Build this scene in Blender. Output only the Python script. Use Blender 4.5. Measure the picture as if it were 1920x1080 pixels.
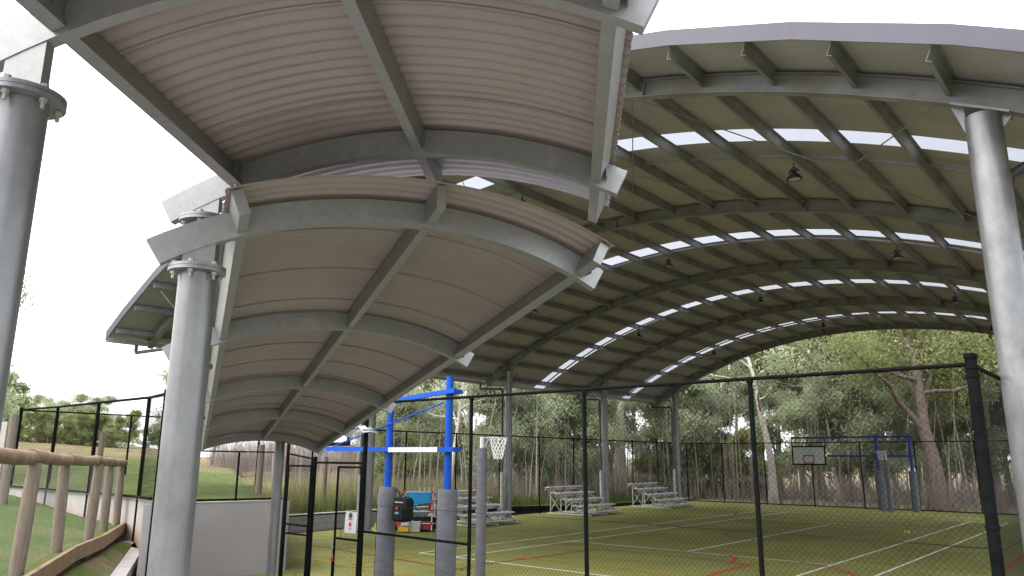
import bpy, math, random
import numpy as np
from mathutils import Matrix, Vector
random.seed(7); rng = np.random.default_rng(7)
scn = bpy.context.scene
COL = scn.collection
for o in list(bpy.data.objects): bpy.data.objects.remove(o)

# ------------------------------------------------------------------ camera
F = 1406.37                       # focal length in photo pixels (1920 wide)
CZ = 2.64                         # camera height above the court
YAW, PITCH, ROLL = (math.radians(a) for a in (-40.265, 12.7657, 0.2941))
def _rot():
    f = np.array([math.sin(YAW)*math.cos(PITCH), math.cos(YAW)*math.cos(PITCH), math.sin(PITCH)])
    r = np.array([math.cos(YAW), -math.sin(YAW), 0.]); u = np.cross(r, f)
    c, s = math.cos(ROLL), math.sin(ROLL)
    return np.array([c*r+s*u, -s*r+c*u, f])
RM = _rot(); CAM = np.array([0, 0, CZ])
cd = bpy.data.cameras.new('camera'); cam = bpy.data.objects.new('camera', cd); COL.objects.link(cam)
cd.sensor_width = 36; cd.lens = 36*F/1920; cd.clip_start = 0.05; cd.clip_end = 5000
m = Matrix.Identity(4)
for i in range(3):
    m[i][0], m[i][1], m[i][2], m[i][3] = RM[0][i], RM[1][i], -RM[2][i], CAM[i]
cam.matrix_world = m; scn.camera = cam
def ray(x, y): return RM.T @ np.array([(x-960)/F, -(y-540)/F, 1.])
def at_z(x, y, z): d = ray(x, y); return CAM + d*(z-CZ)/d[2]
def on_y(x, y, Y): d = ray(x, y); return CAM + d*Y/d[1]
def on_x(x, y, X): d = ray(x, y); return CAM + d*X/d[0]
def azd(az, D): a = math.radians(az); return np.array([math.sin(a)*D, math.cos(a)*D])
def pxaz(x, D, y=860): d = ray(x, y); h = d[:2]/np.hypot(*d[:2]); return h*D

# ------------------------------------------------------------------ world, sun, exposure
SUN_EL, SUN_AZ = math.radians(50), math.radians(-150)   # azimuth from +Y towards +X
w = bpy.data.worlds.new('World'); scn.world = w; w.use_nodes = True
nt = w.node_tree; nt.nodes.clear()
N = lambda t: nt.nodes.new(t)
out = N('ShaderNodeOutputWorld'); bg = N('ShaderNodeBackground'); bg2 = N('ShaderNodeBackground'); addw = N('ShaderNodeAddShader')
sky = N('ShaderNodeTexSky'); sky.sky_type = 'NISHITA'; sky.sun_disc = False
sky.sun_elevation = SUN_EL; sky.sun_rotation = SUN_AZ; sky.dust_density = 6; sky.air_density = 1.2
nt.links.new(sky.outputs[0], bg.inputs[0]); bg.inputs[1].default_value = 0.05
# overcast cloud sheet: CIE overcast sky (zenith three times as bright as the horizon) with soft cloud relief
tc = N('ShaderNodeTexCoord'); sep = N('ShaderNodeSeparateXYZ'); nt.links.new(tc.outputs['Generated'], sep.inputs[0])
mx = N('ShaderNodeMath'); mx.operation = 'MAXIMUM'; nt.links.new(sep.outputs[2], mx.inputs[0]); mx.inputs[1].default_value = 0
ma = N('ShaderNodeMath'); ma.operation = 'MULTIPLY_ADD'; nt.links.new(mx.outputs[0], ma.inputs[0]); ma.inputs[1].default_value = 0.9; ma.inputs[2].default_value = 1.0
mp = N('ShaderNodeMapping'); mp.inputs['Scale'].default_value = (1.2, 1.2, 7); nt.links.new(tc.outputs['Generated'], mp.inputs[0])
nz = N('ShaderNodeTexNoise'); nz.inputs['Scale'].default_value = 2.2; nz.inputs['Detail'].default_value = 5; nt.links.new(mp.outputs[0], nz.inputs[0])
mr = N('ShaderNodeMapRange'); mr.inputs[1].default_value = .3; mr.inputs[2].default_value = .7; mr.inputs[3].default_value = .9; mr.inputs[4].default_value = 1.06
nt.links.new(nz.outputs[0], mr.inputs[0])
mm = N('ShaderNodeMath'); mm.operation = 'MULTIPLY'; nt.links.new(ma.outputs[0], mm.inputs[0]); nt.links.new(mr.outputs[0], mm.inputs[1])
SKYK = N('ShaderNodeMath'); SKYK.operation = 'MULTIPLY'; nt.links.new(mm.outputs[0], SKYK.inputs[0]); SKYK.inputs[1].default_value = 0.88
bg2.inputs[0].default_value = (.955, .965, 1.0, 1); nt.links.new(SKYK.outputs[0], bg2.inputs[1])
nt.links.new(bg.outputs[0], addw.inputs[0]); nt.links.new(bg2.outputs[0], addw.inputs[1]); nt.links.new(addw.outputs[0], out.inputs[0])
sd = bpy.data.lights.new('sun', 'SUN'); sun = bpy.data.objects.new('sun', sd); COL.objects.link(sun)
sd.energy = 1.05; sd.angle = math.radians(40); sd.color = (1, .97, .93)
sv = Vector((math.sin(SUN_AZ)*math.cos(SUN_EL), math.cos(SUN_AZ)*math.cos(SUN_EL), math.sin(SUN_EL)))
sun.rotation_euler = sv.to_track_quat('Z', 'Y').to_euler(); sun.location = (0, 0, 40)
vs = scn.view_settings; vs.view_transform = 'Standard'; vs.look = 'None'; vs.gamma = 1; vs.exposure = 1.3; vs.use_curve_mapping = False
scn.render.engine = 'CYCLES'
scn.cycles.max_bounces = 8; scn.cycles.diffuse_bounces = 5; scn.cycles.transparent_max_bounces = 12

# ------------------------------------------------------------------ materials
MATS = {}
def mat(name, col, col2=None, rough=.7, metal=0., scale=3., bump=0., bscale=30., dist=.01, stretch=(1, 1, 1), lo=.35, hi=.65, detail=6, spec=.3, col3=None, scale3=.4, lo3=.45, hi3=.7, coords='Object', rvar=0.):
    M = bpy.data.materials.new(name); M.use_nodes = True; t = M.node_tree; p = t.nodes['Principled BSDF']
    p.inputs['Roughness'].default_value = rough; p.inputs['Metallic'].default_value = metal
    if 'Specular IOR Level' in p.inputs: p.inputs['Specular IOR Level'].default_value = spec
    c4 = lambda c: (*c, 1)
    p.inputs['Base Color'].default_value = c4(col)
    tc = t.nodes.new('ShaderNodeTexCoord'); mp = t.nodes.new('ShaderNodeMapping'); mp.inputs['Scale'].default_value = stretch
    t.links.new(tc.outputs[coords], mp.inputs[0])
    if col2:
        n = t.nodes.new('ShaderNodeTexNoise'); n.inputs['Scale'].default_value = scale; n.inputs['Detail'].default_value = detail; n.inputs['Roughness'].default_value = .65
        t.links.new(mp.outputs[0], n.inputs[0])
        r = t.nodes.new('ShaderNodeValToRGB'); r.color_ramp.elements[0].position = lo; r.color_ramp.elements[1].position = hi
        r.color_ramp.elements[0].color = c4(col); r.color_ramp.elements[1].color = c4(col2); t.links.new(n.outputs[0], r.inputs[0]); o = r.outputs[0]
        if col3:
            n3 = t.nodes.new('ShaderNodeTexNoise'); n3.inputs['Scale'].default_value = scale3; n3.inputs['Detail'].default_value = 5
            t.links.new(mp.outputs[0], n3.inputs[0])
            r3 = t.nodes.new('ShaderNodeMapRange'); r3.inputs[1].default_value = lo3; r3.inputs[2].default_value = hi3; t.links.new(n3.outputs[0], r3.inputs[0])
            mi = t.nodes.new('ShaderNodeMix'); mi.data_type = 'RGBA'; t.links.new(r3.outputs[0], mi.inputs[0]); t.links.new(o, mi.inputs[6]); mi.inputs[7].default_value = c4(col3); o = mi.outputs[2]
        t.links.new(o, p.inputs['Base Color'])
        if rvar:
            rr = t.nodes.new('ShaderNodeMapRange'); rr.inputs[3].default_value = rough-rvar; rr.inputs[4].default_value = rough+rvar; t.links.new(n.outputs[0], rr.inputs[0]); t.links.new(rr.outputs[0], p.inputs['Roughness'])
    if bump:
        nb = t.nodes.new('ShaderNodeTexNoise'); nb.inputs['Scale'].default_value = bscale; nb.inputs['Detail'].default_value = 4; t.links.new(mp.outputs[0], nb.inputs[0])
        b = t.nodes.new('ShaderNodeBump'); b.inputs['Strength'].default_value = bump; b.inputs['Distance'].default_value = dist; t.links.new(nb.outputs[0], b.inputs['Height']); t.links.new(b.outputs[0], p.inputs['Normal'])
    MATS[name] = M; return M
mat('galv', (0.189, 0.198, 0.211), (0.270, 0.279, 0.293), rough=.42, metal=.55, scale=9, bump=.12, bscale=40, dist=.002, spec=.5, rvar=.1)
mat('galv_pole', (.152, .157, .163), (.222, .228, .235), rough=.36, metal=.42, scale=5, bump=.25, bscale=14, dist=.004, spec=.5, stretch=(1, 1, .6), rvar=.1)
mat('galv_frame', (.232, .234, .236), (.272, .274, .277), rough=.42, metal=.45, scale=26, bump=.06, bscale=80, dist=.001, spec=.5, col3=(0.304, 0.304, 0.304), scale3=7, lo3=.58, hi3=.72, rvar=.08)
mat('galv_dull', (.30, .30, .295), (.40, .40, .39), rough=.5, metal=.3, scale=6)
mat('steel_rafter', (.205, .21, .23), (.285, .29, .315), rough=.6, metal=.2, scale=2.5, col3=(0.187, 0.178, 0.162), scale3=1.2)
mat('sheet_canopy', (0.240, 0.203, 0.184), (0.279, 0.240, 0.220), rough=.38, scale=1.5, spec=.5)
mat('sheet_roof', (.315, .295, .335), (.38, .355, .40), rough=.55, scale=.8, spec=.3)
mat('sheet_bluish', (.36, .38, .43), (.43, .45, .50), rough=.4, metal=.3, scale=2, spec=.5)  # paler, bluer sheet colour used past the upper canopy's last rafter
mat('fascia', (0.071, 0.071, 0.094), (0.081, 0.081, 0.106), rough=.5, scale=1.0)
mat('black_coat', (.005, .006, .006), (.009, .010, .010), rough=.8, scale=8, spec=.02)
mat('black_wire', (.010, .011, .011), rough=.7, spec=.1)
mat('grey_wire', (.30, .31, .32), rough=.5, metal=.4)
mat('blue_paint', (.0015, .055, .34), (.002, .068, .39), rough=.45, scale=4, spec=.2)
mat('blue_dark', (.012, .03, .20), (.016, .04, .25), rough=.45, scale=4)
mat('pad', (0.107, 0.107, 0.129), (0.138, 0.138, 0.162), rough=.75, scale=6, bump=.5, bscale=22, dist=.008, stretch=(1, 1, 2.2))
mat('pad_far', (.10, .11, .14), (.14, .15, .18), rough=.75, scale=6, bump=.3, bscale=16, dist=.006)
mat('white_paint', (0.495, 0.504, 0.522), (0.558, 0.558, 0.576), rough=.5, scale=5)
mat('white_net', (.75, .75, .74), rough=.8)
mat('turf', (0.188, 0.192, 0.059), (0.244, 0.249, 0.085), rough=.95, scale=.9, bump=.6, bscale=220, dist=.01, spec=.1, col3=(0.131, 0.141, 0.043), scale3=.22, lo3=.4, hi3=.75, detail=9)
def line_mat(n, c): mat(n, c, tuple(v*.72 for v in c), rough=.9, scale=14, spec=.1, lo=.45, hi=.8)
line_mat('line_white', (.72, .74, .70)); line_mat('line_red', (.46, .05, .03)); line_mat('line_rust', (.26, .095, .04)); line_mat('line_yellow', (.46, .30, .03)); line_mat('line_orange', (.31, .18, .025))
mat('concrete', (.24, .225, .21), (.31, .295, .28), rough=.85, scale=1.6, bump=.25, bscale=60, dist=.003, col3=(.30, .28, .26), scale3=.7)
mat('concrete_wall', (0.276, 0.258, 0.258), (0.331, 0.313, 0.308), rough=.85, scale=1.3, bump=.3, bscale=25, dist=.004, col3=(0.267, 0.244, 0.230), scale3=.6, lo3=.4, hi3=.75)
mat('concrete_pale', (0.299, 0.277, 0.260), (0.370, 0.348, 0.326), rough=.85, scale=3, bump=.2, bscale=60, dist=.003)
mat('block', (.30, .30, .30), (.38, .375, .37), rough=.9, scale=5, bump=.4, bscale=80, dist=.003)
mat('log', (0.170, 0.115, 0.068), (0.246, 0.178, 0.111), rough=.8, scale=5, bump=.4, bscale=30, dist=.006, stretch=(1, 1, 1), col3=(0.128, 0.085, 0.053), scale3=3)
mat('log_post', (0.132, 0.104, 0.081), (0.187, 0.151, 0.119), rough=.85, scale=9, bump=.5, bscale=40, dist=.006, stretch=(3, 3, .4))
mat('sleeper', (0.145, 0.095, 0.051), (0.200, 0.140, 0.076), rough=.8, scale=6, bump=.4, bscale=30, dist=.004)
mat('lawn', (0.043, 0.072, 0.014), (0.072, 0.100, 0.023), rough=.95, scale=1.8, bump=.7, bscale=90, dist=.03, spec=.1, col3=(0.119, 0.111, 0.043), scale3=.35, lo3=.48, hi3=.75, detail=9)
mat('dirt', (0.147, 0.105, 0.063), (0.200, 0.147, 0.095), rough=.95, scale=2.5, bump=.6, bscale=50, dist=.03, spec=.1, col3=(0.079, 0.105, 0.029), scale3=.9, lo3=.42, hi3=.56, detail=9)
mat('litter', (.15, .12, .085), (.25, .205, .155), rough=.95, scale=2.6, bump=.8, bscale=40, dist=.06, spec=.1, col3=(.13, .145, .055), scale3=.16, lo3=.45, hi3=.65, detail=9)
mat('bark_grey', (.24, .21, .19), (.42, .385, .35), rough=.9, scale=3, bump=.7, bscale=9, dist=.04, stretch=(2.5, 2.5, .35), spec=.1)
mat('bark_pale', (.40, .37, .34), (.56, .53, .50), rough=.85, scale=2, bump=.3, bscale=6, dist=.02, stretch=(1.6, 1.6, .4), col3=(.27, .21, .17), scale3=1.2, spec=.1)
mat('bark_dark', (0.102, 0.078, 0.067), (0.184, 0.146, 0.126), rough=.92, scale=4, bump=.9, bscale=10, dist=.06, stretch=(3, 3, .35), spec=.1)
mat('red_paint', (.45, .035, .03), rough=.5); mat('yellow_plastic', (.65, .40, .02), rough=.45); mat('black_fabric', (.007, .008, .009), (.016, .017, .018), rough=.9, spec=.1, scale=20, bump=.3, bscale=60, dist=.003)
mat('blue_fabric', (.01, .22, .50), (.02, .27, .55), rough=.7, scale=6); mat('red_fabric', (.22, .03, .03), (.34, .05, .045), rough=.8, scale=12); mat('clear_plastic', (.42, .42, .40), (.55, .54, .5), rough=.3, scale=8)
mat('paper', (.70, .70, .73), rough=.7); mat('ink', (.06, .06, .08), rough=.8); mat('ink_red', (.45, .06, .05), rough=.8); mat('teal', (.10, .24, .23), rough=.7)
mat('lime', (.62, .75, .03), rough=.5); mat('orange_ring', (.55, .09, .02), rough=.5)
mat('lamp_black', (.012, .012, .013), rough=.5); mat('lamp_lens', (.42, .38, .30), rough=.35)
mat('board', (.42, .43, .43), (.47, .48, .48), rough=.5, scale=2)
mat('alu', (0.399, 0.399, 0.408), (0.494, 0.494, 0.503), rough=.45, metal=.3, scale=5, spec=.4)
mat('pipe', (.05, .05, .058), rough=.4, spec=.4)
mat('ball', (.66, .46, .16), rough=.6)
mat('rust_stain_wall', (0.288, 0.270, 0.257), (0.360, 0.342, 0.329), rough=.85, scale=2.2, bump=.2, bscale=40, dist=.003)
def stain():   # iron-rich soil splashed along the foot of the pale wall
    M = MATS['rust_stain_wall']; t = M.node_tree; p = t.nodes['Principled BSDF']; src = p.inputs['Base Color'].links[0].from_socket
    tc = t.nodes.new('ShaderNodeTexCoord'); sp = t.nodes.new('ShaderNodeSeparateXYZ'); t.links.new(tc.outputs['Object'], sp.inputs[0])
    nz = t.nodes.new('ShaderNodeTexNoise'); nz.inputs['Scale'].default_value = 1.6; nz.inputs['Detail'].default_value = 6; t.links.new(tc.outputs['Object'], nz.inputs[0])
    a = t.nodes.new('ShaderNodeMath'); a.operation = 'MULTIPLY_ADD'; t.links.new(nz.outputs[0], a.inputs[0]); a.inputs[1].default_value = -.55; t.links.new(sp.outputs[2], a.inputs[2])
    r = t.nodes.new('ShaderNodeMapRange'); r.inputs[1].default_value = -.28; r.inputs[2].default_value = .12; r.inputs[3].default_value = .75; r.inputs[4].default_value = 0; t.links.new(a.outputs[0], r.inputs[0])
    mi = t.nodes.new('ShaderNodeMix'); mi.data_type = 'RGBA'; t.links.new(r.outputs[0], mi.inputs[0]); t.links.new(src, mi.inputs[6]); mi.inputs[7].default_value = (.33, .19, .11, 1)
    t.links.new(mi.outputs[2], p.inputs['Base Color'])
stain()
def foliage(name, a, b, c):
    M = bpy.data.materials.new(name); M.use_nodes = True; t = M.node_tree; t.nodes.clear()
    o = t.nodes.new('ShaderNodeOutputMaterial'); d = t.nodes.new('ShaderNodeBsdfPrincipled'); tr = t.nodes.new('ShaderNodeBsdfTranslucent'); mi = t.nodes.new('ShaderNodeMixShader')
    at = t.nodes.new('ShaderNodeAttribute'); at.attribute_name = 'tone'
    r = t.nodes.new('ShaderNodeValToRGB'); r.color_ramp.elements[0].color = (*a, 1); r.color_ramp.elements[1].color = (*c, 1); e = r.color_ramp.elements.new(.5); e.color = (*b, 1)
    oi = t.nodes.new('ShaderNodeObjectInfo'); hs = t.nodes.new('ShaderNodeHueSaturation')
    mr = t.nodes.new('ShaderNodeMapRange'); mr.inputs[3].default_value = .95; mr.inputs[4].default_value = 1.35; t.links.new(oi.outputs['Random'], mr.inputs[0]); t.links.new(mr.outputs[0], hs.inputs['Value'])
    t.links.new(at.outputs['Fac'], r.inputs[0]); t.links.new(r.outputs[0], hs.inputs['Color'])
    t.links.new(hs.outputs[0], d.inputs['Base Color']); t.links.new(hs.outputs[0], tr.inputs[0]); d.inputs['Roughness'].default_value = .6; d.inputs['Specular IOR Level'].default_value = .25
    mi.inputs[0].default_value = .5; t.links.new(d.outputs[0], mi.inputs[1]); t.links.new(tr.outputs[0], mi.inputs[2]); t.links.new(mi.outputs[0], o.inputs[0]); MATS[name] = M
foliage('leaf_grey', (0.183, 0.220, 0.128), (0.287, 0.323, 0.201), (0.415, 0.445, 0.305))
foliage('leaf_olive', (.125, .148, .058), (.205, .23, .092), (.30, .325, .145))
foliage('leaf_green', (0.108, 0.149, 0.059), (0.180, 0.225, 0.095), (0.261, 0.302, 0.140))
foliage('grass_dry', (.09, .10, .035), (.16, .15, .07), (.22, .20, .10))
foliage('grass_green', (0.038, 0.067, 0.014), (0.067, 0.104, 0.027), (0.114, 0.128, 0.048))
foliage('twig', (0.137, 0.113, 0.098), (0.225, 0.191, 0.167), (0.333, 0.294, 0.265))
def skylight():
    M = bpy.data.materials.new('skylight'); M.use_nodes = True; t = M.node_tree; t.nodes.clear()
    o = t.nodes.new('ShaderNodeOutputMaterial'); tr = t.nodes.new('ShaderNodeBsdfTranslucent'); tp = t.nodes.new('ShaderNodeBsdfTransparent'); mi = t.nodes.new('ShaderNodeMixShader')
    tr.inputs[0].default_value = (.225, .232, .255, 1); tp.inputs[0].default_value = (.19, .196, .218, 1); mi.inputs[0].default_value = .25
    t.links.new(tr.outputs[0], mi.inputs[1]); t.links.new(tp.outputs[0], mi.inputs[2]); t.links.new(mi.outputs[0], o.inputs[0]); MATS['skylight'] = M
skylight()

# ------------------------------------------------------------------ helpers
def tag(o, label=None, cat=None, group=None, kind=None):
    for k, v in (('label', label), ('category', cat), ('group', group), ('kind', kind)):
        if v: o[k] = v
    return o
def empty(name, loc, label=None, cat=None, group=None):
    o = bpy.data.objects.new(name, None); COL.objects.link(o); o.location = [float(v) for v in loc]; o.empty_display_size = .2
    return tag(o, label, cat, group)
def unit(v): v = np.asarray(v, float); return v/np.linalg.norm(v)
class MB:
    def __init__(s): s.v = []; s.f = []; s.n = 0; s.tone = None
    def add(s, V, Fc):
        V = np.asarray(V, float).reshape(-1, 3); s.v.append(V); b = s.n; s.f += [tuple(i+b for i in q) for q in Fc]; s.n += len(V); return s
    def box(s, c, h, ax=None):
        ax = np.eye(3) if ax is None else np.asarray(ax, float); c = np.asarray(c, float)
        V = [c+ax[0]*h[0]*i+ax[1]*h[1]*j+ax[2]*h[2]*k for i in (-1, 1) for j in (-1, 1) for k in (-1, 1)]
        return s.add(V, [(0, 1, 3, 2), (4, 6, 7, 5), (0, 4, 5, 1), (2, 3, 7, 6), (0, 2, 6, 4), (1, 5, 7, 3)])
    def bx(s, lo, hi): lo = np.array(lo, float); hi = np.array(hi, float); return s.box((lo+hi)/2, np.abs(hi-lo)/2)
    def bar(s, a, b, wd, ht, up=(0, 0, 1)):
        a = np.asarray(a, float); b = np.asarray(b, float); d = unit(b-a); x = np.cross(d, up)
        x = unit(x) if np.linalg.norm(x) > 1e-6 else np.array([1., 0, 0]); z = np.cross(x, d)
        return s.box((a+b)/2, (np.linalg.norm(b-a)/2, wd/2, ht/2), (d, x, z))
    def tube(s, pts, r, n=10, caps=True):
        P = np.asarray(pts, float); k = len(P); r = np.broadcast_to(np.asarray(r, float), (k,))
        T = np.gradient(P, axis=0); T /= np.linalg.norm(T, axis=1)[:, None]+1e-12
        up = np.array([0, 0, 1.]) if abs(T[0][2]) < .9 else np.array([1., 0, 0]); x = unit(np.cross(up, T[0])); V = []
        for i in range(k):
            x = x-T[i]*(x@T[i]); x = unit(x); y = np.cross(T[i], x)
            a = np.arange(n)*2*math.pi/n; V.append(P[i]+r[i]*(np.cos(a)[:, None]*x+np.sin(a)[:, None]*y))
        Fc = [(i*n+j, i*n+(j+1) % n, (i+1)*n+(j+1) % n, (i+1)*n+j) for i in range(k-1) for j in range(n)]
        if caps: Fc += [tuple(range(n-1, -1, -1)), tuple((k-1)*n+j for j in range(n))]
        return s.add(np.concatenate(V), Fc)
    def disc(s, c, r, h, n=20, ax=(0, 0, 1)): c = np.asarray(c, float); a = unit(ax)*h/2; return s.tube([c-a, c+a], r, n)
    def lathe(s, c, prof, n=20):
        V = []; k = len(prof)
        for rr, z in prof:
            for j in range(n): a = 2*math.pi*j/n; V.append((c[0]+rr*math.cos(a), c[1]+rr*math.sin(a), c[2]+z))
        return s.add(V, [(i*n+j, i*n+(j+1) % n, (i+1)*n+(j+1) % n, (i+1)*n+j) for i in range(k-1) for j in range(n)])
    def ring(s, c, R, r, n=20, k=6, ax=(0, 0, 1), x=(1, 0, 0)):
        ax = unit(ax); x = unit(np.asarray(x, float)-ax*np.dot(x, ax)); y = np.cross(ax, x); V = []
        for i in range(n):
            a = 2*math.pi*i/n; e = math.cos(a)*x+math.sin(a)*y
            for j in range(k): b = 2*math.pi*j/k; V.append(np.asarray(c)+e*(R+r*math.cos(b))+ax*r*math.sin(b))
        return s.add(V, [(i*k+j, i*k+(j+1) % k, ((i+1) % n)*k+(j+1) % k, ((i+1) % n)*k+j) for i in range(n) for j in range(k)])
    def grid(s, G):
        G = np.asarray(G, float); a, b = G.shape[:2]
        return s.add(G.reshape(-1, 3), [(i*b+j, i*b+j+1, (i+1)*b+j+1, (i+1)*b+j) for i in range(a-1) for j in range(b-1)])
    def sweep(s, secs, caps=True):   # secs: list of closed sections
        S = np.asarray(secs, float); k, n = S.shape[:2]
        Fc = [(i*n+j, i*n+(j+1) % n, (i+1)*n+(j+1) % n, (i+1)*n+j) for i in range(k-1) for j in range(n)]
        if caps: Fc += [tuple(range(n-1, -1, -1)), tuple((k-1)*n+j for j in range(n))]
        return s.add(S.reshape(-1, 3), Fc)
    def build(s, name, material, parent=None, smooth=False, loc=None, angle=40):
        V = np.concatenate(s.v); base = np.array(loc if loc is not None else (parent_loc(parent) if parent else (0, 0, 0)), float)
        me = bpy.data.meshes.new(name); me.from_pydata((V-base).tolist(), [], s.f); me.materials.append(MATS[material])
        if smooth:
            me.shade_smooth()
            try: me.set_sharp_from_angle(angle=math.radians(angle))
            except Exception: pass
        if s.tone is not None:
            at = me.attributes.new('tone', 'FLOAT', 'POINT'); at.data.foreach_set('value', np.asarray(s.tone, dtype=np.float32))
        o = bpy.data.objects.new(name, me); COL.objects.link(o)
        if parent: o.parent = parent
        elif loc is not None: o.location = [float(v) for v in base]
        return o
def parent_loc(p):
    l = np.zeros(3)
    while p is not None: l += np.array(p.location); p = p.parent
    return l
def dup(o, loc=None, parent=None, rotz=None, scale=None):
    c = o.copy(); COL.objects.link(c)
    if parent is not None: c.parent = parent
    if loc is not None: c.location = [float(v) for v in loc]
    if rotz is not None: c.rotation_euler[2] = rotz
    if scale is not None: c.scale = scale
    for ch in o.children: dup(ch, parent=c)
    return c

# ================================================================== THE SETTING
g = MB(); g.bx((-2500, -2500, -.4), (2500, 2500, -.06)); tag(g.build('ground', 'litter'), kind='structure')
t = MB(); t.bx((-23.75, 8.75, -.058), (-1.1, 45.6, 0)); tag(t.build('court', 'turf'), kind='structure')
# concrete path at the camera and the ramp that runs down under the lower canopy
def canopy_frame(az, sl, t0, z0, rise, sk, p4, roll, S):
    az, sl, sk = (math.radians(a) for a in (az, sl, sk))
    d = np.array([math.sin(az), math.cos(az), 0]); r = np.array([math.cos(az), -math.sin(az), 0]); r2 = math.cos(sk)*r+math.sin(sk)*d
    O = lambda s: d*s+r*t0+np.array([0, 0, z0+s*math.tan(sl)])
    arc = lambda t: rise*(1-(1-p4)*(t/1.2)**2-p4*(t/1.2)**4)+roll*t
    def nrm(t): e = .01; sl_ = (arc(t+e)-arc(t-e))/(2*e); n = np.array([-sl_, 1.]); return n/np.linalg.norm(n)
    def W(s, t, h=0.): n = nrm(t); return O(s)+r2*(t+n[0]*h)+np.array([0, 0, arc(t)+n[1]*h])
    return dict(d=d, r=r2, O=O, W=W, S=S, arc=arc, sl=math.tan(sl))
KB = canopy_frame(-62.536, -5.352, .953, 3.973, .302, -.103, .188, .036, [3.962, 6.324, 9.173, 11.736, 14.493])
KA = canopy_frame(-35.899, -1.57, -.944, 4.023, .302, -1.228, .035, .038, [.80, 2.263, 3.732])
def gz(s): return min(1.0, max(0., 1.0-(s-3.2)*.0937))      # height of the ramp under canopy B
rp = MB()
G = [[KB['O'](s)*[1, 1, 0]+KB['r']*tt+np.array([0, 0, gz(s)]) for tt in (-1.55, 1.45)] for s in np.linspace(2.2, 14.6, 24)]
rp.grid(G); tag(rp.build('ramp', 'concrete'), kind='structure')
pm = MB(); pm.bx((-4.4, -9, .5), (6, 3.2, .985)); tag(pm.build('path', 'concrete'), kind='structure')
ld = MB(); ld.bx((-16.3, 6.2, -.05), (-8.8, 8.74, -.004)); tag(ld.build('landing', 'concrete'), kind='structure')
bk = MB(); G = []
for y in np.r_[np.linspace(8.72, 3.21, 16), -12, -60]:
    k = min(1, max(0, (8.6-y)/4.6)); k = k*k*(3-2*k); row = []
    for x in np.r_[np.linspace(0, 1, 14)]:
        x0 = -9.5+min(5.0, max(0, (8.6-y)*1.0)) if y > 3.2 else -4.3
        row.append((x0+(60-x0)*x**2.2, y, -.05+1.0*k))
    G.append(row)
bk.grid(G); tag(bk.build('bank', 'lawn'), kind='structure')
# left lawn beside the timber fence, dirt strip between sleeper edging and kerb
TP = [np.array([*azd(a, D), z]) for a, D, z in ((-72.2, 8.5, 1.56), (-70.14, 10.7, 1.52), (-68.52, 12.1, 1.51), (-67.68, 14.0, 1.46), (-66.95, 15.65, 1.42))]
def px_on(x, y, z): return at_z(x, y, z)
kerb = [px_on(190, 1150, 1.2), px_on(222, 1080, 1.2), px_on(265, 1027, 1.21)]
kerb_in = [px_on(150, 1150, 1.2), px_on(205, 1080, 1.2), px_on(243, 1026, 1.21)]
WB = [np.array(p) for p in ((-25.2, 7.63, 1.52), (-21.1, 7.21, 1.42), (-17.06, 6.61, 1.31), (-13.78, 6.18, 1.25), (-10.5, 4.94, 1.15))]   # foot of the pale wall
WT = [1.74, 1.79, 1.86, 1.90, 2.03]                                                                                                     # its top
allp = [TP[0]-(TP[1]-TP[0])*1.15]+TP
SP = [np.array([p[0]-.04, p[1]+.20, p[2]-.05]) for p in allp]; SP[-1] = SP[-1]+np.array([-.55, .22, -.03])
lw = MB(); G = []
starts = [np.array([-4.6, -8, 1.55])]+SP[:1]+SP[1:]+[WB[3]]; ends = [np.array(p) for p in ((-20, -40, 2.0), (-34, -22, 1.95), (-38, -6, 1.85), (-37, 4, 1.78))]+[WB[0], WB[1], WB[2], WB[3]+[-.02, 0, 0]]
starts = [np.interp(np.linspace(0, len(starts)-1, 40), range(len(starts)), [p[k] for p in starts]) for k in range(3)]; ends = [np.interp(np.linspace(0, len(ends)-1, 40), range(len(ends)), [p[k] for p in ends]) for k in range(3)]
A_, B_ = np.array(starts).T, np.array(ends).T
for a, b_ in zip(A_, B_):
    G.append([a+(b_-a)*k**1.3+np.array([0, 0, .05+.02*math.sin(k*40+a[0]*3)*(1-k)]) for k in np.linspace(0, 1, 16)])
lw.grid(G); tag(lw.build('lawn', 'lawn', smooth=True), kind='structure')
ds = MB(); G = []
kk_ = [np.array([-3.6, -6, 1.2]), px_on(150, 1190, 1.19), px_on(190, 1110, 1.19), px_on(206, 1078, 1.19), px_on(225, 1050, 1.19), px_on(240, 1030, 1.19), px_on(262, 1022, 1.19), px_on(300, 1010, 1.17)]
ss_ = [np.array([-4.6, -8, 1.55])]+SP+[WB[4]+[-.3, .15, .05]]
ss_[-2] = (SP[-1]+WB[3])/2+[0, 0, .0]
for e, kk in zip(ss_, kk_): G.append([e*(1-k)+kk*k+np.array([0, 0, -.13*(1-k)-.01]) for k in np.linspace(0, 1, 8)])
ds.grid(G); ds.grid([[WB[3]+[0, .05, -.02], WB[4]+[0, .05, 0]], [px_on(240, 1030, 1.19), px_on(300, 1010, 1.17)]]); tag(ds.build('dirt_strip', 'dirt', smooth=True), kind='structure')
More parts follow.
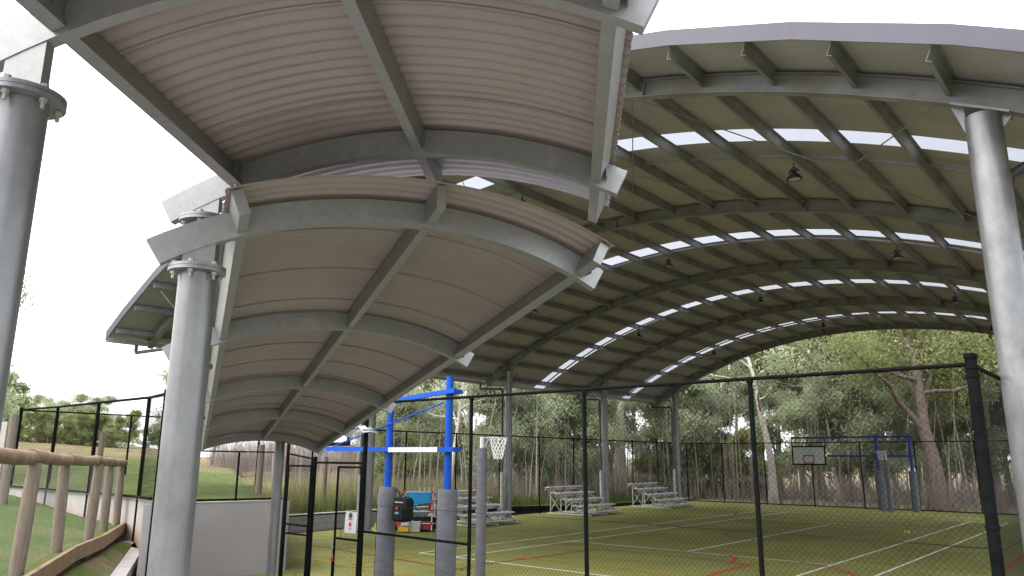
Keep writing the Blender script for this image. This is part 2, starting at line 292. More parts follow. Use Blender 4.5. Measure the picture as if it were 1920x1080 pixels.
# raised field behind the retaining walls
bnd = [((-60, -20), 2.1, .035, (-.95, -.3)), ((-40, -2), 1.95, .036, (-.96, .0)), ((-25.3, 7.85), 1.68, .043, (-.962, .27)), ((-21.1, 7.4), 1.73, .038, (-.945, .32)), ((-17.1, 6.8), 1.80, .030, (-.93, .36)), ((-13.8, 6.36), 1.84, .024, (-.915, .40)), ((-10.6, 5.12), 1.95, .018, (-.903, .43)), ((-16.53, 7.86), 1.62, .016, (-.90, .437)),
       ((-16.53, 9.3), 1.59, .010, (-.9, .44)), ((-16.53, 10.6), 1.55, .007, (-.88, .47)), ((-24.55, 13.9), .62, .017, (-.85, .52)), ((-24.55, 24), .5, .017, (-.78, .63)), ((-24.55, 36), .12, .014, (-.74, .67)), ((-24.55, 62), -.02, .008, (-.6, .8))]
fd = MB(); G = []
for i in range(len(bnd)-1):
    for q in np.arange(6)/6 if i < len(bnd)-2 else np.arange(7)/6:
        a, b = bnd[i], bnd[i+1]; mixv = lambda u, v: np.array(u)*(1-q)+np.array(v)*q
        P = mixv(a[0], b[0]); zb = mixv(a[1], b[1]); sl = mixv(a[2], b[2]); d = unit(mixv(a[3], b[3])); row = []
        for v in np.r_[0, np.linspace(.04, 1, 22)**1.8]*170:
            zz = zb+min(v, 75)*sl+max(0, v-75)*sl*.3+.12*math.sin(v*.5+P[1])*min(1, v/8)
            row.append((P[0]+d[0]*v, P[1]+d[1]*v, zz))
        G.append(row)
fd.grid(G)
mat('field', (0.057, 0.081, 0.019), (0.088, 0.110, 0.032), rough=.95, scale=1.3, bump=.8, bscale=20, dist=.08, spec=.1, detail=9)
def field_mat():   # mown green by the wall, dry tan grass up the slope
    M = MATS['field']; t = M.node_tree; p = t.nodes['Principled BSDF']; src = p.inputs['Base Color'].links[0].from_socket
    tc = t.nodes.new('ShaderNodeTexCoord'); sp = t.nodes.new('ShaderNodeSeparateXYZ'); t.links.new(tc.outputs['Object'], sp.inputs[0])
    nz = t.nodes.new('ShaderNodeTexNoise'); nz.inputs['Scale'].default_value = .09; nz.inputs['Detail'].default_value = 8; t.links.new(tc.outputs['Object'], nz.inputs[0])
    a = t.nodes.new('ShaderNodeMath'); a.operation = 'MULTIPLY_ADD'; t.links.new(nz.outputs[0], a.inputs[0]); a.inputs[1].default_value = 26; t.links.new(sp.outputs[0], a.inputs[2])
    r = t.nodes.new('ShaderNodeMapRange'); r.inputs[1].default_value = -21; r.inputs[2].default_value = -34; t.links.new(a.outputs[0], r.inputs[0])
    n2 = t.nodes.new('ShaderNodeTexNoise'); n2.inputs['Scale'].default_value = .8; n2.inputs['Detail'].default_value = 8; t.links.new(tc.outputs['Object'], n2.inputs[0])
    rp_ = t.nodes.new('ShaderNodeValToRGB'); rp_.color_ramp.elements[0].position = .3; rp_.color_ramp.elements[1].position = .7; rp_.color_ramp.elements[0].color = (.125, .098, .05, 1); rp_.color_ramp.elements[1].color = (.19, .16, .085, 1); t.links.new(n2.outputs[0], rp_.inputs[0])
    mi = t.nodes.new('ShaderNodeMix'); mi.data_type = 'RGBA'; t.links.new(r.outputs[0], mi.inputs[0]); t.links.new(src, mi.inputs[6]); t.links.new(rp_.outputs[0], mi.inputs[7]); t.links.new(mi.outputs[2], p.inputs['Base Color'])
field_mat()
tag(fd.build('field', 'field', smooth=True), kind='structure')

# ------------------------------------------------------------------ court markings (sheets 4 mm above the turf), part of the court
court = bpy.data.objects['court']
_mk = [0]
def stripe(name, pts, width, material, z=.004):
    P = np.array([p[:2] for p in pts], float); T = np.gradient(P, axis=0); T /= np.linalg.norm(T, axis=1)[:, None]+1e-9; Nn = np.c_[-T[:, 1], T[:, 0]]*width/2
    _mk[0] += 1; zz = z+.0004*(_mk[0] % 9)
    b = MB(); b.grid([[(*(p-n), zz), (*(p+n), zz)] for p, n in zip(P, Nn)]); return b.build(name, material, court)
TXL, TXR, TY0, TY1, TCX = -16.44, -5.47, 15.4, 39.7, -10.955
TXl, TXr, TS0, TS1 = -15.07, -6.84, 20.85, 34.2
for a, b_ in (((TXL, TY0), (TXL, TY1)), ((TXR, TY0), (TXR, TY1)), ((TXl, TY0), (TXl, TY1)), ((TXr, TY0), (TXr, TY1)), ((TXL, TY0), (TXR, TY0)), ((TXL, TY1), (TXR, TY1)), ((TXl, TS0), (TXr, TS0)), ((TXl, TS1), (TXr, TS1)), ((TCX, TS0), (TCX, TS1))):
    stripe('white_line', [a, b_], .07, 'line_white')
def pxl(name, mat_, wd, *pts):
    P = np.array([at_z(x, y, 0)[:2] for x, y in pts])
    if len(P) > 2:      # smooth
        u = np.r_[0, np.cumsum(np.hypot(*np.diff(P, axis=0).T))]; uu = np.linspace(0, u[-1], 30); Q = np.c_[np.interp(uu, u, P[:, 0]), np.interp(uu, u, P[:, 1])]
        for _ in range(3): Q[1:-1] = (Q[:-2]+2*Q[1:-1]+Q[2:])/4
        P = Q
    stripe(name, P, wd*1.25, mat_, .009)
pxl('red_line', 'line_red', .07, (1318, 1083), (1345, 1075), (1368, 1068), (1397, 1061), (1412, 1059))
pxl('red_line', 'line_red', .09, (1366, 1042), (1375, 1044), (1379, 1047), (1377, 1051), (1368, 1055))
pxl('red_line', 'line_rust', .06, (1160, 1032.5), (1227, 1040), (1360, 1053), (1397, 1058))
pxl('red_line', 'line_rust', .06, (840, 1071), (860, 1067), (910, 1058), (965, 1050)); pxl('red_line', 'line_red', .10, (965, 1050), (985, 1047.5), (1003, 1046)); pxl('red_line', 'line_rust', .07, (1003, 1046), (1068, 1037), (1102, 1031.5), (1122, 1030.5), (1160, 1033))
pxl('red_line', 'line_rust', .09, (1390, 994), (1372, 996), (1357, 1001), (1366, 1006), (1393, 1011), (1440, 1013))
pxl('red_line', 'line_red', .12, (1382, 961), (1377, 963.5), (1383, 966)); pxl('red_line', 'line_red', .07, (1512, 1056), (1557, 1064), (1582, 1071), (1608, 1081)); pxl('red_line', 'line_rust', .06, (1440, 1044), (1480, 1050), (1512, 1056))
pxl('red_line', 'line_red', .12, (1538, 1010), (1557, 1006)); pxl('red_line', 'line_rust', .12, (1690, 983), (1752, 971)); pxl('red_line', 'line_red', .06, (1872, 1078), (1930, 1035)); pxl('red_line', 'line_rust', .07, (1440, 1013), (1500, 1011.5), (1600, 1015), (1757, 1023), (1850, 1029))
pxl('red_line', 'line_rust', .07, (590, 1024), (633, 1030), (703, 1042), (742, 1048), (813, 1060), (870, 1070)); pxl('red_line', 'line_rust', .06, (855, 1019), (960, 1015), (1060, 1021), (1200, 1029), (1300, 1036))
pxl('yellow_line', 'line_yellow', .05, (987, 997), (1083, 1007), (1160, 1013.5), (1327, 1027.5), (1477, 1041), (1590, 1049), (1757, 1064), (1860, 1073))
pxl('yellow_line', 'line_yellow', .05, (900, 1046), (950, 1046.5), (1002, 1048), (1100, 1057), (1180, 1065), (1227, 1072), (1270, 1080))
pxl('yellow_line', 'line_orange', .06, (880, 1004.5), (918, 1001), (1027, 991), (1180, 975.5), (1330, 962)); pxl('yellow_line', 'line_yellow', .05, (540, 1036), (600, 1030.5), (672, 1024)); pxl('yellow_line', 'line_yellow', .05, (545, 1042), (600, 1052), (645, 1060), (703, 1070), (760, 1079)); pxl('yellow_line', 'line_yellow', .05, (645, 1060), (703, 1053), (800, 1040))
pxl('yellow_line', 'line_orange', .13, (1430, 976), (1560, 983), (1757, 994), (1850, 1000)); pxl('yellow_line', 'line_orange', .06, (1430, 1005), (1470, 1003.5), (1485, 1004))

# ================================================================== WALKWAY CANOPIES
def make_canopy(label, K, s0, s1, cols, zg, grp, bluish=False):
    W, S, d, r = K['W'], K['S'], K['d'], K['r']
    ro = empty('walkway_canopy', (*W((s0+s1)/2, 0)[:2], 0), label, 'canopy', grp)
    ts = np.linspace(-1.2, 1.2, 31)
    for s in S:
        b = MB(); b.sweep([[W(s-.025, t, 0), W(s+.025, t, 0), W(s+.025, t, .135), W(s-.025, t, .135)] for t in ts]); rf = b.build('rafter', 'galv_frame', ro, smooth=True, angle=30)
    PT = (-.83, .15, 1.085)
    ends = [s0]+list(S)+[s1]
    for t in PT:
        for a, b_ in zip(ends[:-1], ends[1:]):
            a_ = a+(.028 if a in S else 0); bb = b_-(.028 if b_ in S else 0)
            b = MB(); b.sweep([[W(s, t-.025, .018), W(s, t+.025, .018), W(s, t+.025, .147), W(s, t-.025, .147)] for s in (a_, bb)]); b.build('purlin', 'galv_frame', ro)
            if a in S or b_ in S:      # bolted cleat
                for s, e in ((a_, a in S), (bb, b_ in S)):
                    if e:
                        c = MB(); sg = 1 if s == a_ else -1
                        c.box(W(s+sg*.03, t+.029, .085), (.03, .003, .045), (d, r, (0, 0, 1))); c.build('cleat', 'galv', ro)
    # corrugated roof sheets laid across the arch, one after another down the slope
    tt = np.linspace(-.875, 1.13, 25); s = s0-.03; k = 0
    while s < s1+.03-.1:
        e = min(s+.762, s1+.03)
        if bluish and s < S[-1]-.1 and e > S[-1]-.05: e = S[-1]+.03
        nw = max(6, int(round((e-s)/.0762))*6); us = np.linspace(0, 1, nw+1)
        G = []
        for u in us:
            ss = s+(e+.03-s)*u; ph = (ss-s0)/.0762*2*math.pi
            h = .160+.0085*math.sin(ph)+.005*u
            G.append([W(ss, t, h) for t in tt])
        b = MB(); b.grid(G); sh = b.build('roof_sheet', 'sheet_bluish' if (bluish and s > S[-1]-.1) else 'sheet_canopy', ro, smooth=True, angle=80)
        c = MB()                       # roofing screws along the edge purlins
        for q in np.arange(s+.038, e, .0762*2):
            for t in (PT[0], PT[2]): c.disc(W(q, t, .172), .007, .012, 6)
        tag(c.build('screw', 'galv', ro), kind='stuff'); s = e; k += 1
    for si, tcol, fz in cols:
        P = W(si, tcol); base = zg(si); top = P[2]-fz; xy = P[:2]
        b = MB(); b.tube([(*xy, base), (*xy, top-.016)], .084, 32); co = b.build('column', 'galv_pole', ro, smooth=True)
        b = MB(); b.disc((*xy, top-.008), .135, .015, 28); b.build('flange', 'galv', co, smooth=True)
        b = MB(); b.disc((*xy, top+.009), .135, .015, 28); b.build('flange', 'galv', co, smooth=True)
        for j in range(6):
            a = j*math.pi/3+.3; q = np.array([xy[0]+.11*math.cos(a), xy[1]+.11*math.sin(a), top]); b = MB(); b.lathe(q, [(.001, .034), (.013, .034), (.013, .017), (.009, .016), (.009, -.016), (.013, -.017), (.013, -.031), (.007, -.032), (.007, -.055), (.001, -.055)], 6); b.build('bolt', 'galv_dull', co)
        b = MB()                       # stub between flange and rafter, cut to the curve
        q = [np.array([*(P[:2]+r[:2]*dt), 0]) for dt in (-.074, .074)]
        V = []
        for zc in (0, 1):
            for dt in (-.074, .074):
                for sg in (-.021, .021):
                    pp = W(si, tcol+dt); V.append(np.array([*(pp[:2]+d[:2]*sg), (top+.016) if zc == 0 else pp[2]+.012]))
        b.add(V, [(0, 1, 3, 2), (4, 6, 7, 5), (0, 2, 6, 4), (1, 5, 7, 3), (0, 4, 5, 1), (2, 3, 7, 6)]); b.build('stub', 'galv_frame', ro)
        if base < .2 or True:
            b = MB(); b.disc((*xy, base+.01), .15, .02, 20); b.build('base_plate', 'galv_dull', co)
    return ro
CA = make_canopy('upper corrugated barrel canopy with a pale blue-grey end sheet, overlapping the long canopy', KA, .35, 3.732+.60, [(.80, -.955, .18), (2.263, -.955, .18), (3.732, -1.01, .09)], lambda s: .98, 'walkway canopies', True)
CB = make_canopy('long lower barrel canopy stepping down the ramp to the black gate', KB, 3.962-.26, 14.493+.16, [(s, -1.03, .11) for s in KB['S'][:4]], gz, 'walkway canopies')
# end column near the gate side of the long canopy
b = MB(); q = KB['W'](14.493, .44); b.tube([(q[0], q[1], -.004), (q[0], q[1], q[2]+.01)], .084, 28); b.build('column', 'galv_pole', CB, smooth=True)
tag(CA, group=None)

# ================================================================== COURT ROOF
RX, RZ, RR = -11.596, -14.61, 24.0137
def RP(th, h, y): return np.array([RX+(RR+h)*math.sin(th), y, RZ+(RR+h)*math.cos(th)])
def th_x(x, h=0): return math.asin((x-RX)/(RR+h))
RY = [10.6, 18.6, 26.6, 34.6, 42.6]; YA, YB = 9.42, 43.9
XL = -24.3; TL = th_x(XL, .36); TR = -TL
hall = empty('court_roof', (-11.6, 26.6, 0), 'huge arched steel roof over the sports court on tall round columns', 'roof')
ths = np.linspace(TL+.006, TR-.006, 41)
for y in RY:
    b = MB(); sec = []
    for th in ths:
        f, wv = .085, .005
        prof = [(-f, 0), (f, 0), (f, .014), (wv, .014), (wv, .296), (f, .296), (f, .31), (-f, .31), (-f, .296), (-wv, .296), (-wv, .014), (-f, .014)]
        sec.append([RP(th, h, y+o) for o, h in prof])
    b.sweep(sec); rf = b.build('rafter', 'steel_rafter', hall)
    for th in (th_x(-17.2), th_x(-11.6), th_x(-6.0)):   # bolted splice plates and stiffeners
        c = MB(); T = np.array([math.cos(th), 0, -math.sin(th)]); Rn = np.array([math.sin(th), 0, math.cos(th)])
        c.box(RP(th, .155, y), (.008, .08, .15), (T, (0, 1, 0), Rn)); c.build('splice', 'steel_rafter', rf)
    for X, nm in ((-22.7 if y > 11 else -21.3, 0), (-1.14, 1)):
        top = RP(th_x(X), 0, y)[2]; b = MB(); b.tube([(X, y, 0), (X, y, top-.10)], .165 if nm == 0 else .205, 40); co = b.build('column', 'galv_pole', hall, smooth=True)
        th = th_x(X); T = np.array([math.cos(th), 0, -math.sin(th)]); Rn = np.array([math.sin(th), 0, math.cos(th)])
        c = MB(); c.box(RP(th, -.018, y), (.34, .15, .016), (T, (0, 1, 0), Rn)); c.build('cap_plate', 'galv', co)
        for sg in (-1, 1):
            c = MB(); a = np.array([X+sg*.2, y, top-.34]); V = []
            for dy in (-.008, .008): V += [np.array([X+sg*.19, y+dy, top-.32-.0]), np.array([X+sg*.19, y+dy, RP(th, -.03, y)[2]-sg*.09]), RP(th_x(X+sg*.32), -.03, y)+[0, dy, 0]]
            c.add(V, [(0, 1, 2), (3, 5, 4), (0, 3, 4, 1), (1, 4, 5, 2), (2, 5, 3, 0)]); c.build('gusset', 'galv', co)
        c = MB(); c.bx((X-.3, y-.3, .002), (X+.3, y+.3, .03)); c.build('base_plate', 'galv_dull', co)
        if nm == 0:        # downpipe from gutter round to the column, steel guard at its foot
            c = MB(); px, py = X-.08, y-.34; c.tube([(XL+.12, py, 6.06), (XL+.12, py, 5.86), (XL+.18, py, 5.80), (px-.08, py, 5.74), (px, py, 5.66), (px, py, 2.0)], .055, 10); c.build('downpipe', 'pipe', hall, smooth=True, angle=60)
            c = MB(); c.tube([(px, py, .02), (px, py, 2.02)], .085, 12); c.build('pipe_guard', 'galv_dull', hall, smooth=True)
            for sg in (-1, 1):
                c = MB(); c.tube([(X, y+sg*.15, top-.95), (X-.25, y+sg*.95, RP(th_x(X-.25), .1, y)[2]-.02)], .022, 6); c.build('knee_brace', 'steel_rafter', hall)
        else:
            c = MB(); px, py = X+.10, y+.42; c.tube([(px+.9, py, 6.32), (px+.25, py, 6.28), (px+.07, py, 6.2), (px, py, 6.02), (px, py, .3)], .075, 14); c.build('downpipe', 'pipe', hall, smooth=True, angle=60)
            for zc in (5.3, 3.2): c = MB(); c.box((px-.02, py-.12, zc), (.03, .14, .04)); c.build('pipe_bracket', 'galv', hall)
# purlins: lipped channels between the rafters
pth = [th_x(-1.47, .2)+.0504*k for k in range(-21, 3)]; pth = [t for t in pth if TL+.004 < t < TR-.004]
ys = [YA+.02]+RY+[YB-.02]
def zsec(th, y): return [RP(th, h, y)+np.array([math.cos(th), 0, -math.sin(th)])*o for o, h in ((-.004, .12), (.066, .12), (.066, .124), (0, .124), (0, .346), (.066, .346), (.066, .35), (-.004, .35))]
for th in pth:
    for i in range(len(ys)-1):
        a = ys[i]+(.010 if i > 0 else 0); b_ = ys[i+1]-(.010 if i < len(ys)-2 else 0)
        b = MB(); b.sweep([zsec(th, a), zsec(th, b_)]); b.build('purlin', 'steel_rafter', hall)
# bridging rows at mid bay
for y in (14.6, 22.6, 30.6, 38.6):
    for t0, t1 in zip(pth[:-1], pth[1:]):
        b = MB(); b.bar(RP(t0, .20, y)+[.07, 0, 0], RP(t1, .20, y)-[.008, 0, 0], .05, .05); b.build('bridging', 'galv', hall)
# roof sheeting in bands, with a translucent strip in each bay
SK = [(13.35, 14.08), (22.05, 22.85), (30.45, 31.25), (38.95, 39.72)]
tq = np.linspace(TL, TR, 49)
def sheet(y0, y1, name, mt):
    n = max(4, int(round((y1-y0)/.0762))*4); G = []
    for u in np.linspace(0, 1, n+1):
        y = y0+(y1-y0)*u; h = .362+.0085*math.sin((y-YA)/.0762*2*math.pi); G.append([RP(t_, h, y) for t_ in tq])
    b = MB(); b.grid(G); return b.build(name, mt, hall, smooth=True, angle=80)
e = [YA]+[v for s in SK for v in s]+[YB]
for i in range(0, len(e), 2): sheet(e[i], e[i+1], 'roof_sheeting', 'sheet_roof')
for a, b_ in SK: sheet(a, b_, 'skylight_strip', 'skylight')
# faceted fascia flashing on both gable ends
fx = sorted([-3.03-1.845*math.cos(0)*k for k in range(0, 12)]+[-1.2, .3, 1.05]); fx = [XL-.06]+[x for x in fx if XL+.8 < x < 1.0]+[1.12]
for y, sg in ((YA-.03, -1), (YB+.03, 1)):
    for x0, x1 in zip(fx[:-1], fx[1:]):
        V = []
        for dy in (0, .012*sg):
            for x, in_ in ((x0, .0004), (x1, -.0004)):
                for h in (.315, .565): p = RP(th_x(x+in_, h), h, y); V.append((p[0], y+dy, p[2]))
        V2 = []
        for x, in_ in ((x0, .0004), (x1, -.0004)): p = RP(th_x(x+in_, .565), .565, y); V2 += [(p[0], y, p[2]), (p[0], y-sg*.22, p[2]+.01)]
        b = MB(); b.add(V, [(0, 1, 3, 2), (4, 6, 7, 5), (0, 4, 5, 1), (2, 3, 7, 6), (1, 5, 7, 3), (0, 2, 6, 4)]); b.add(V2, [(0, 1, 3, 2)]); b.build('fascia_panel', 'fascia', hall)
for X, th, sg in ((XL, TL, -1), (2*RX-XL, TR, 1)):
    z = RP(th, .36, 0)[2]; b = MB()
    b.bx((X-.085, YA, z-.13), (X+.085, YB, z-.122)); b.bx((X-.09, YA, z-.13), (X-.084, YB, z+.03)); b.bx((X+.084, YA, z-.13), (X+.09, YB, z-.01)); b.build('gutter', 'galv_dull', hall)
# cross bracing rods
def rod(p, q, r=.011): b = MB(); b.tube([p, q], r, 6); b.build('brace_rod', 'steel_rafter', hall)
for y0, y1 in ((10.6, 18.6), (34.6, 42.6)):
    for x0, x1 in ((-1.6, -6.3), (-6.3, -11.0), (-11.0, -16.4), (-16.4, -21.8)):
        rod(RP(th_x(x0), .09, y0+.1), RP(th_x(x1), .09, y1-.1)); rod(RP(th_x(x1), .07, y0+.1), RP(th_x(x0), .07, y1-.1))
for X in (-9.9, -10.0): pass
# high bay lights hung under the bridging
def make_lamp():
    ro = empty('high_bay_light', (0, 0, 0)); b = MB(); b.bar((-.02, 0, 0), (-.02, 0, -.12), .03, .012, (1, 0, 0)); b.bar((-.13, 0, -.2), (-.03, 0, -.1), .03, .01, (0, 1, 0)); b.bar((.09, 0, -.2), (-.01, 0, -.1), .03, .01, (0, 1, 0)); b.build('bracket', 'lamp_black', ro)
    b = MB(); b.lathe((-.02, 0, -.36), [(.001, .20), (.05, .20), (.055, .12), (.10, .10), (.11, .05), (.15, .04), (.155, 0), (.125, 0), (.125, .012)], 24); b.build('housing', 'lamp_black', ro, smooth=True)
    b = MB(); b.disc((-.02, 0, -.352), .124, .008, 24); b.build('lens', 'lamp_lens', ro, smooth=True)
    b = MB(); b.tube([(-.10, 0, -.30), (-.17, .02, -.34), (-.19, .02, -.45), (-.18, .02, -.52)], .006, 5); b.build('cable', 'lamp_black', ro)
    return ro
lp = make_lamp(); first = True
for y in (14.75, 22.75, 30.75, 38.75):
    for x, nm in ((-4.97, 'near the crown of the roof on the side of the downpipe column'), (-12.3, ''), (-18.05, '')):
        th = min(pth, key=lambda t_: abs(RP(t_, .12, 0)[0]-x)); p = RP(th, .115, y)
        o = lp if first else dup(lp); first = False; o.location = [float(v) for v in p]
        row = {-4.97: 'in the row over the doubled white lines', -12.3: 'in the row under the roof crown', -18.05: 'in the row on the bleacher side'}[x]; tag(o, 'small black high bay lamp '+row, 'lamp', 'high bay lamps '+row)

# ================================================================== CHAIN LINK FENCES
def chain(parent, A, B, h, rad, name='wire_mesh', material='black_wire', n=3):
    """A,B = (x,y,zbottom,ztop): zigzag wires hooked into each other"""
    A = np.array(A, float); B = np.array(B, float); L = np.hypot(*(B-A)[:2]); nw = max(2, int(L/h)); H = min(A[3]-A[2], B[3]-B[2]); nk = max(2, int(H/h))
    i = np.arange(nw)[:, None]; k = np.arange(nk+1)[None, :]; odd = ((i+k) % 2)
    u = np.clip((i+odd)*h/L, 0, 1); ln = unit(np.r_[(B-A)[:2], 0]); nr = np.array([-ln[1], ln[0], 0])
    fz = k/nk; zb = A[2]+(B[2]-A[2])*u; zt = A[3]+(B[3]-A[3])*u
    P = np.stack([A[0]+(B[0]-A[0])*u, A[1]+(B[1]-A[1])*u, zb+(zt-zb)*fz], -1)
    P = P+nr*((odd*2-1)*rad)[..., None]
    ring = [np.array([math.cos(a), math.sin(a)]) for a in np.arange(n)*2*math.pi/n+.5]
    V = np.stack([P+ln*(c[0]*rad*1.35)+nr*(c[1]*rad*1.0) for c in ring], 2)      # nw,nk+1,n,3
    idx = np.arange(nw*(nk+1)*n).reshape(nw, nk+1, n); a = idx[:, :-1, :]; b = idx[:, 1:, :]
    Q = np.stack([a, np.roll(a, -1, 2), np.roll(b, -1, 2), b], -1).reshape(-1, 4)
    me = bpy.data.meshes.new(name); base = parent_loc(parent); me.vertices.add(V.size//3); me.vertices.foreach_set('co', (V.reshape(-1, 3)-base).ravel())
    me.loops.add(Q.size); me.loops.foreach_set('vertex_index', Q.ravel().astype(np.int32)); me.polygons.add(len(Q)); me.polygons.foreach_set('loop_start', np.arange(0, Q.size, 4, dtype=np.int32)); me.polygons.foreach_set('loop_total', np.full(len(Q), 4, dtype=np.int32))
    me.update(calc_edges=True); me.materials.append(MATS[material]); o = bpy.data.objects.new(name, me); COL.objects.link(o); o.parent = parent; o['kind'] = 'stuff'; return o
def post(parent, x, y, z0, z1, r, mt='black_coat', name='post', cap=True):
    b = MB(); b.tube([(x, y, z0), (x, y, z1)], r, 12); o = b.build(name, mt, parent, smooth=True)
    if cap: c = MB(); c.lathe((x, y, z1-.03), [(r*1.12, 0), (r*1.14, .035), (r*.8, .055), (.001, .06)], 12); c.build('post_cap', mt, o, smooth=True)
    return o
def rail(parent, a, b_, r=.021, mt='black_coat', name='rail'): b = MB(); b.tube([a, b_], r, 8); return b.build(name, mt, parent, smooth=True)
NY, FH = 8.9, 3.6
nf = empty('chain_link_fence', (-7, NY, 0), 'tall black chain link fence with the gate, right before the grey padded blue posts', 'fence')

PX = [-1.36, -3.72, -6.18, -8.38, -11.0]
post(nf, -1.36, NY, 0, FH+.09, .058)
for x in PX[1:]: post(nf, x, NY, 0, FH+.0, .03 if x != -11.0 else .04, cap=False)
post(nf, -12.5, NY, 0, 2.62, .04); post(nf, -13.42, NY, 0, 2.9, .032)
for a, b_ in zip(PX[:-1], PX[1:]):
    rail(nf, (a, NY, FH+.0), (b_, NY, FH+.0), .023); c = MB(); c.disc((b_, NY, FH-.03), .042, .05, 12); c.build('clamp', 'black_coat', nf)
for z in (FH-.03, FH-.12, 2.0, .9): c = MB(); c.disc((-1.36, NY, z), .066, .03, 14); c.build('clamp', 'black_coat', nf)
rail(nf, (-11, NY, 1.36), (-8.38, NY, 1.33), .021); rail(nf, (-12.5, NY, 2.535), (-11, NY, 2.535), .021); rail(nf, (-13.42, NY, 1.36), (-12.5, NY, 1.35), .019); rail(nf, (-13.42, NY, 2.7), (-12.5, NY, 2.6), .018)
for z in (1.80, .06): b = MB(); b.tube([(-11, NY+.012, z), (-6.2, NY+.012, z+.01), (-1.36, NY+.012, z)], .0035, 5); b.build('tension_wire', 'black_wire', nf)
chain(nf, (-11, NY+.02, .04, FH-.02), (-1.36, NY+.02, .04, FH-.02), .0345, .0017)
chain(nf, (-13.42, NY+.02, .04, 2.65), (-12.5, NY+.02, .04, 2.6), .0345, .0017)
# small white corrugated hood clamped to the gate post
hd = empty('post_hood', (-11.0, NY, 3.1), 'small white corrugated hood on the tall black gate post', 'hood'); b = MB(); G = []
for u in np.linspace(0, 1, 25):
    row = []
    for v in (-1, 0, 1): row.append((-11.0+(u-.5)*.34, NY-.05+v*.15, 3.20-abs(u-.5)*.22+.012*math.sin(u*2*math.pi*6)-(.02 if v else 0)))
    G.append(row)
b.grid(G); b.build('hood_sheet', 'white_paint', hd); b = MB(); b.box((-11.0, NY-.05, 3.10), (.14, .13, .03)); b.build('hood_box', 'galv', hd)
def gate(label, x0, x1, y, zt, latch):
    ro = empty('gate_leaf', ((x0+x1)/2, y, 0), label, 'gate')
    for x in (x0, x1): b = MB(); b.tube([(x, y, .06), (x, y, zt)], .021, 10); b.build('stile', 'black_coat', ro, smooth=True)
    for z in (.07, 1.2, zt): rail(ro, (x0, y, z), (x1, y, z), .019)
    chain(ro, (x0, y+.02, .07, zt), (x1, y+.02, .07, zt), .0345, .0017)
    b = MB(); b.tube([(latch, y-.03, .3), (latch, y-.03, 1.0)], .014, 8); b.build('drop_bolt', 'black_coat', ro)
    b = MB(); b.tube([(latch+.2, y-.02, 1.2), (latch+.2, y-.02, 1.38), (latch+.06, y-.02, 1.38)], .006, 6); b.build('latch', 'black_coat', ro)
    for z in (.5, 2.2): b = MB(); b.disc(((x1), y+.02, z), .03, .07, 10); b.build('hinge', 'black_coat', ro)
    return ro
gate('black mesh gate leaf folded back against the fence beside the thin steel column', -13.22, -12.46, NY-.10, 2.47, -13.22)
gr = gate('closed black mesh gate leaf carrying a white notice', -11.73, -11.05, NY-.02, 2.46, -11.73)
b = MB(); b.tube([(-11.73, NY-.06, 1.12), (-11.71, NY-.08, 1.0), (-11.70, NY-.07, .86), (-11.73, NY-.05, .95)], .008, 6); b.build('chain', 'galv', gr); b = MB(); b.bx((-11.74, NY-.09, .80), (-11.69, NY-.06, .87)); b.build('padlock', 'red_paint', gr)
# notice
nl = on_y(648, 959, NY-.045); nr_ = on_y(667, 1001, NY-.045); sg = empty('notice', (float((nl[0]+nr_[0])/2), NY-.045, float(nr_[2])), 'white paper notice with a dark round emblem above a red one on the gate', 'sign')
x0, x1, z1, z0 = nl[0], nr_[0], nl[2], nr_[2]; b = MB(); G = [[(x0+(x1-x0)*u, NY-.045-.006*math.sin(v*5), z0+(z1-z0)*v) for u in (0, .5, 1)] for v in np.linspace(0, 1, 9)]; b.grid(G); b.build('paper_sheet', 'paper', sg)
cx, hh = (x0+x1)/2, z1-z0; ny = NY-.058
b = MB(); b.ring((cx, ny, z1-hh*.17), .045, .007, 18, 4, (0, 1, 0)); b.box((cx, ny, z1-hh*.17), (.016, .002, .032)); b.box((cx, ny, z1-hh*.18), (.034, .002, .007)); b.build('dark_emblem', 'ink', sg)
b = MB(); [b.box((cx-.055+.022*k, ny, z1-hh*.35), (.009, .001, .005)) for k in range(6)]; b.build('print_line', 'ink', sg)
b = MB(); b.disc((cx, ny, z1-hh*.55), .028, .003, 16, (0, 1, 0)); b.ring((cx, ny, z1-hh*.6), .03, .006, 16, 4, (0, 1, 0)); b.build('red_emblem', 'ink_red', sg)
b = MB(); [b.box((cx-.035+.018*k, ny, z1-hh*.79), (.007, .001, .004)) for k in range(5)]; b.build('print_line', 'ink', sg)
# right hand return fence
rf = empty('chain_link_fence', (-1.36, 27, 0), 'black chain link fence running from the thick corner post along the open court side', 'fence')
for y in np.arange(11.3, 45, 2.42): post(rf, -1.36, y, 0, FH, .03, cap=False)
rail(rf, (-1.36, NY+.06, FH-.0), (-1.36, 45.3, FH-.0), .023)
for z in (1.76, .06): b = MB(); b.tube([(-1.345, NY, z), (-1.345, 45.3, z)], .0035, 5); b.build('tension_wire', 'black_wire', rf)
chain(rf, (-1.34, NY+.06, .04, FH-.02), (-1.34, 16, .04, FH-.02), .0345, .0017); chain(rf, (-1.34, 16, .04, FH-.02), (-1.34, 45.3, .04, FH-.02), .09, .003)
# far fence
ff = empty('chain_link_fence', (-12, 45.35, 0), 'black chain link fence in front of the gum forest behind the far goal', 'fence')
FX = [on_y(x, y, 45.35)[0] for x, y in ((1358.5, 945), (1439, 948), (1528.7, 950.5), (1623, 954), (1727, 958), (1843, 963))]
for x in [-23.5]+FX: post(ff, x, 45.35, 0, FH, .035, cap=False)
for z in (FH, .05): rail(ff, (-23.5, 45.35, z), (-1.36, 45.35, z), .028)
chain(ff, (-23.5, 45.37, .04, FH), (-1.36, 45.37, .04, FH), .06, .0020)
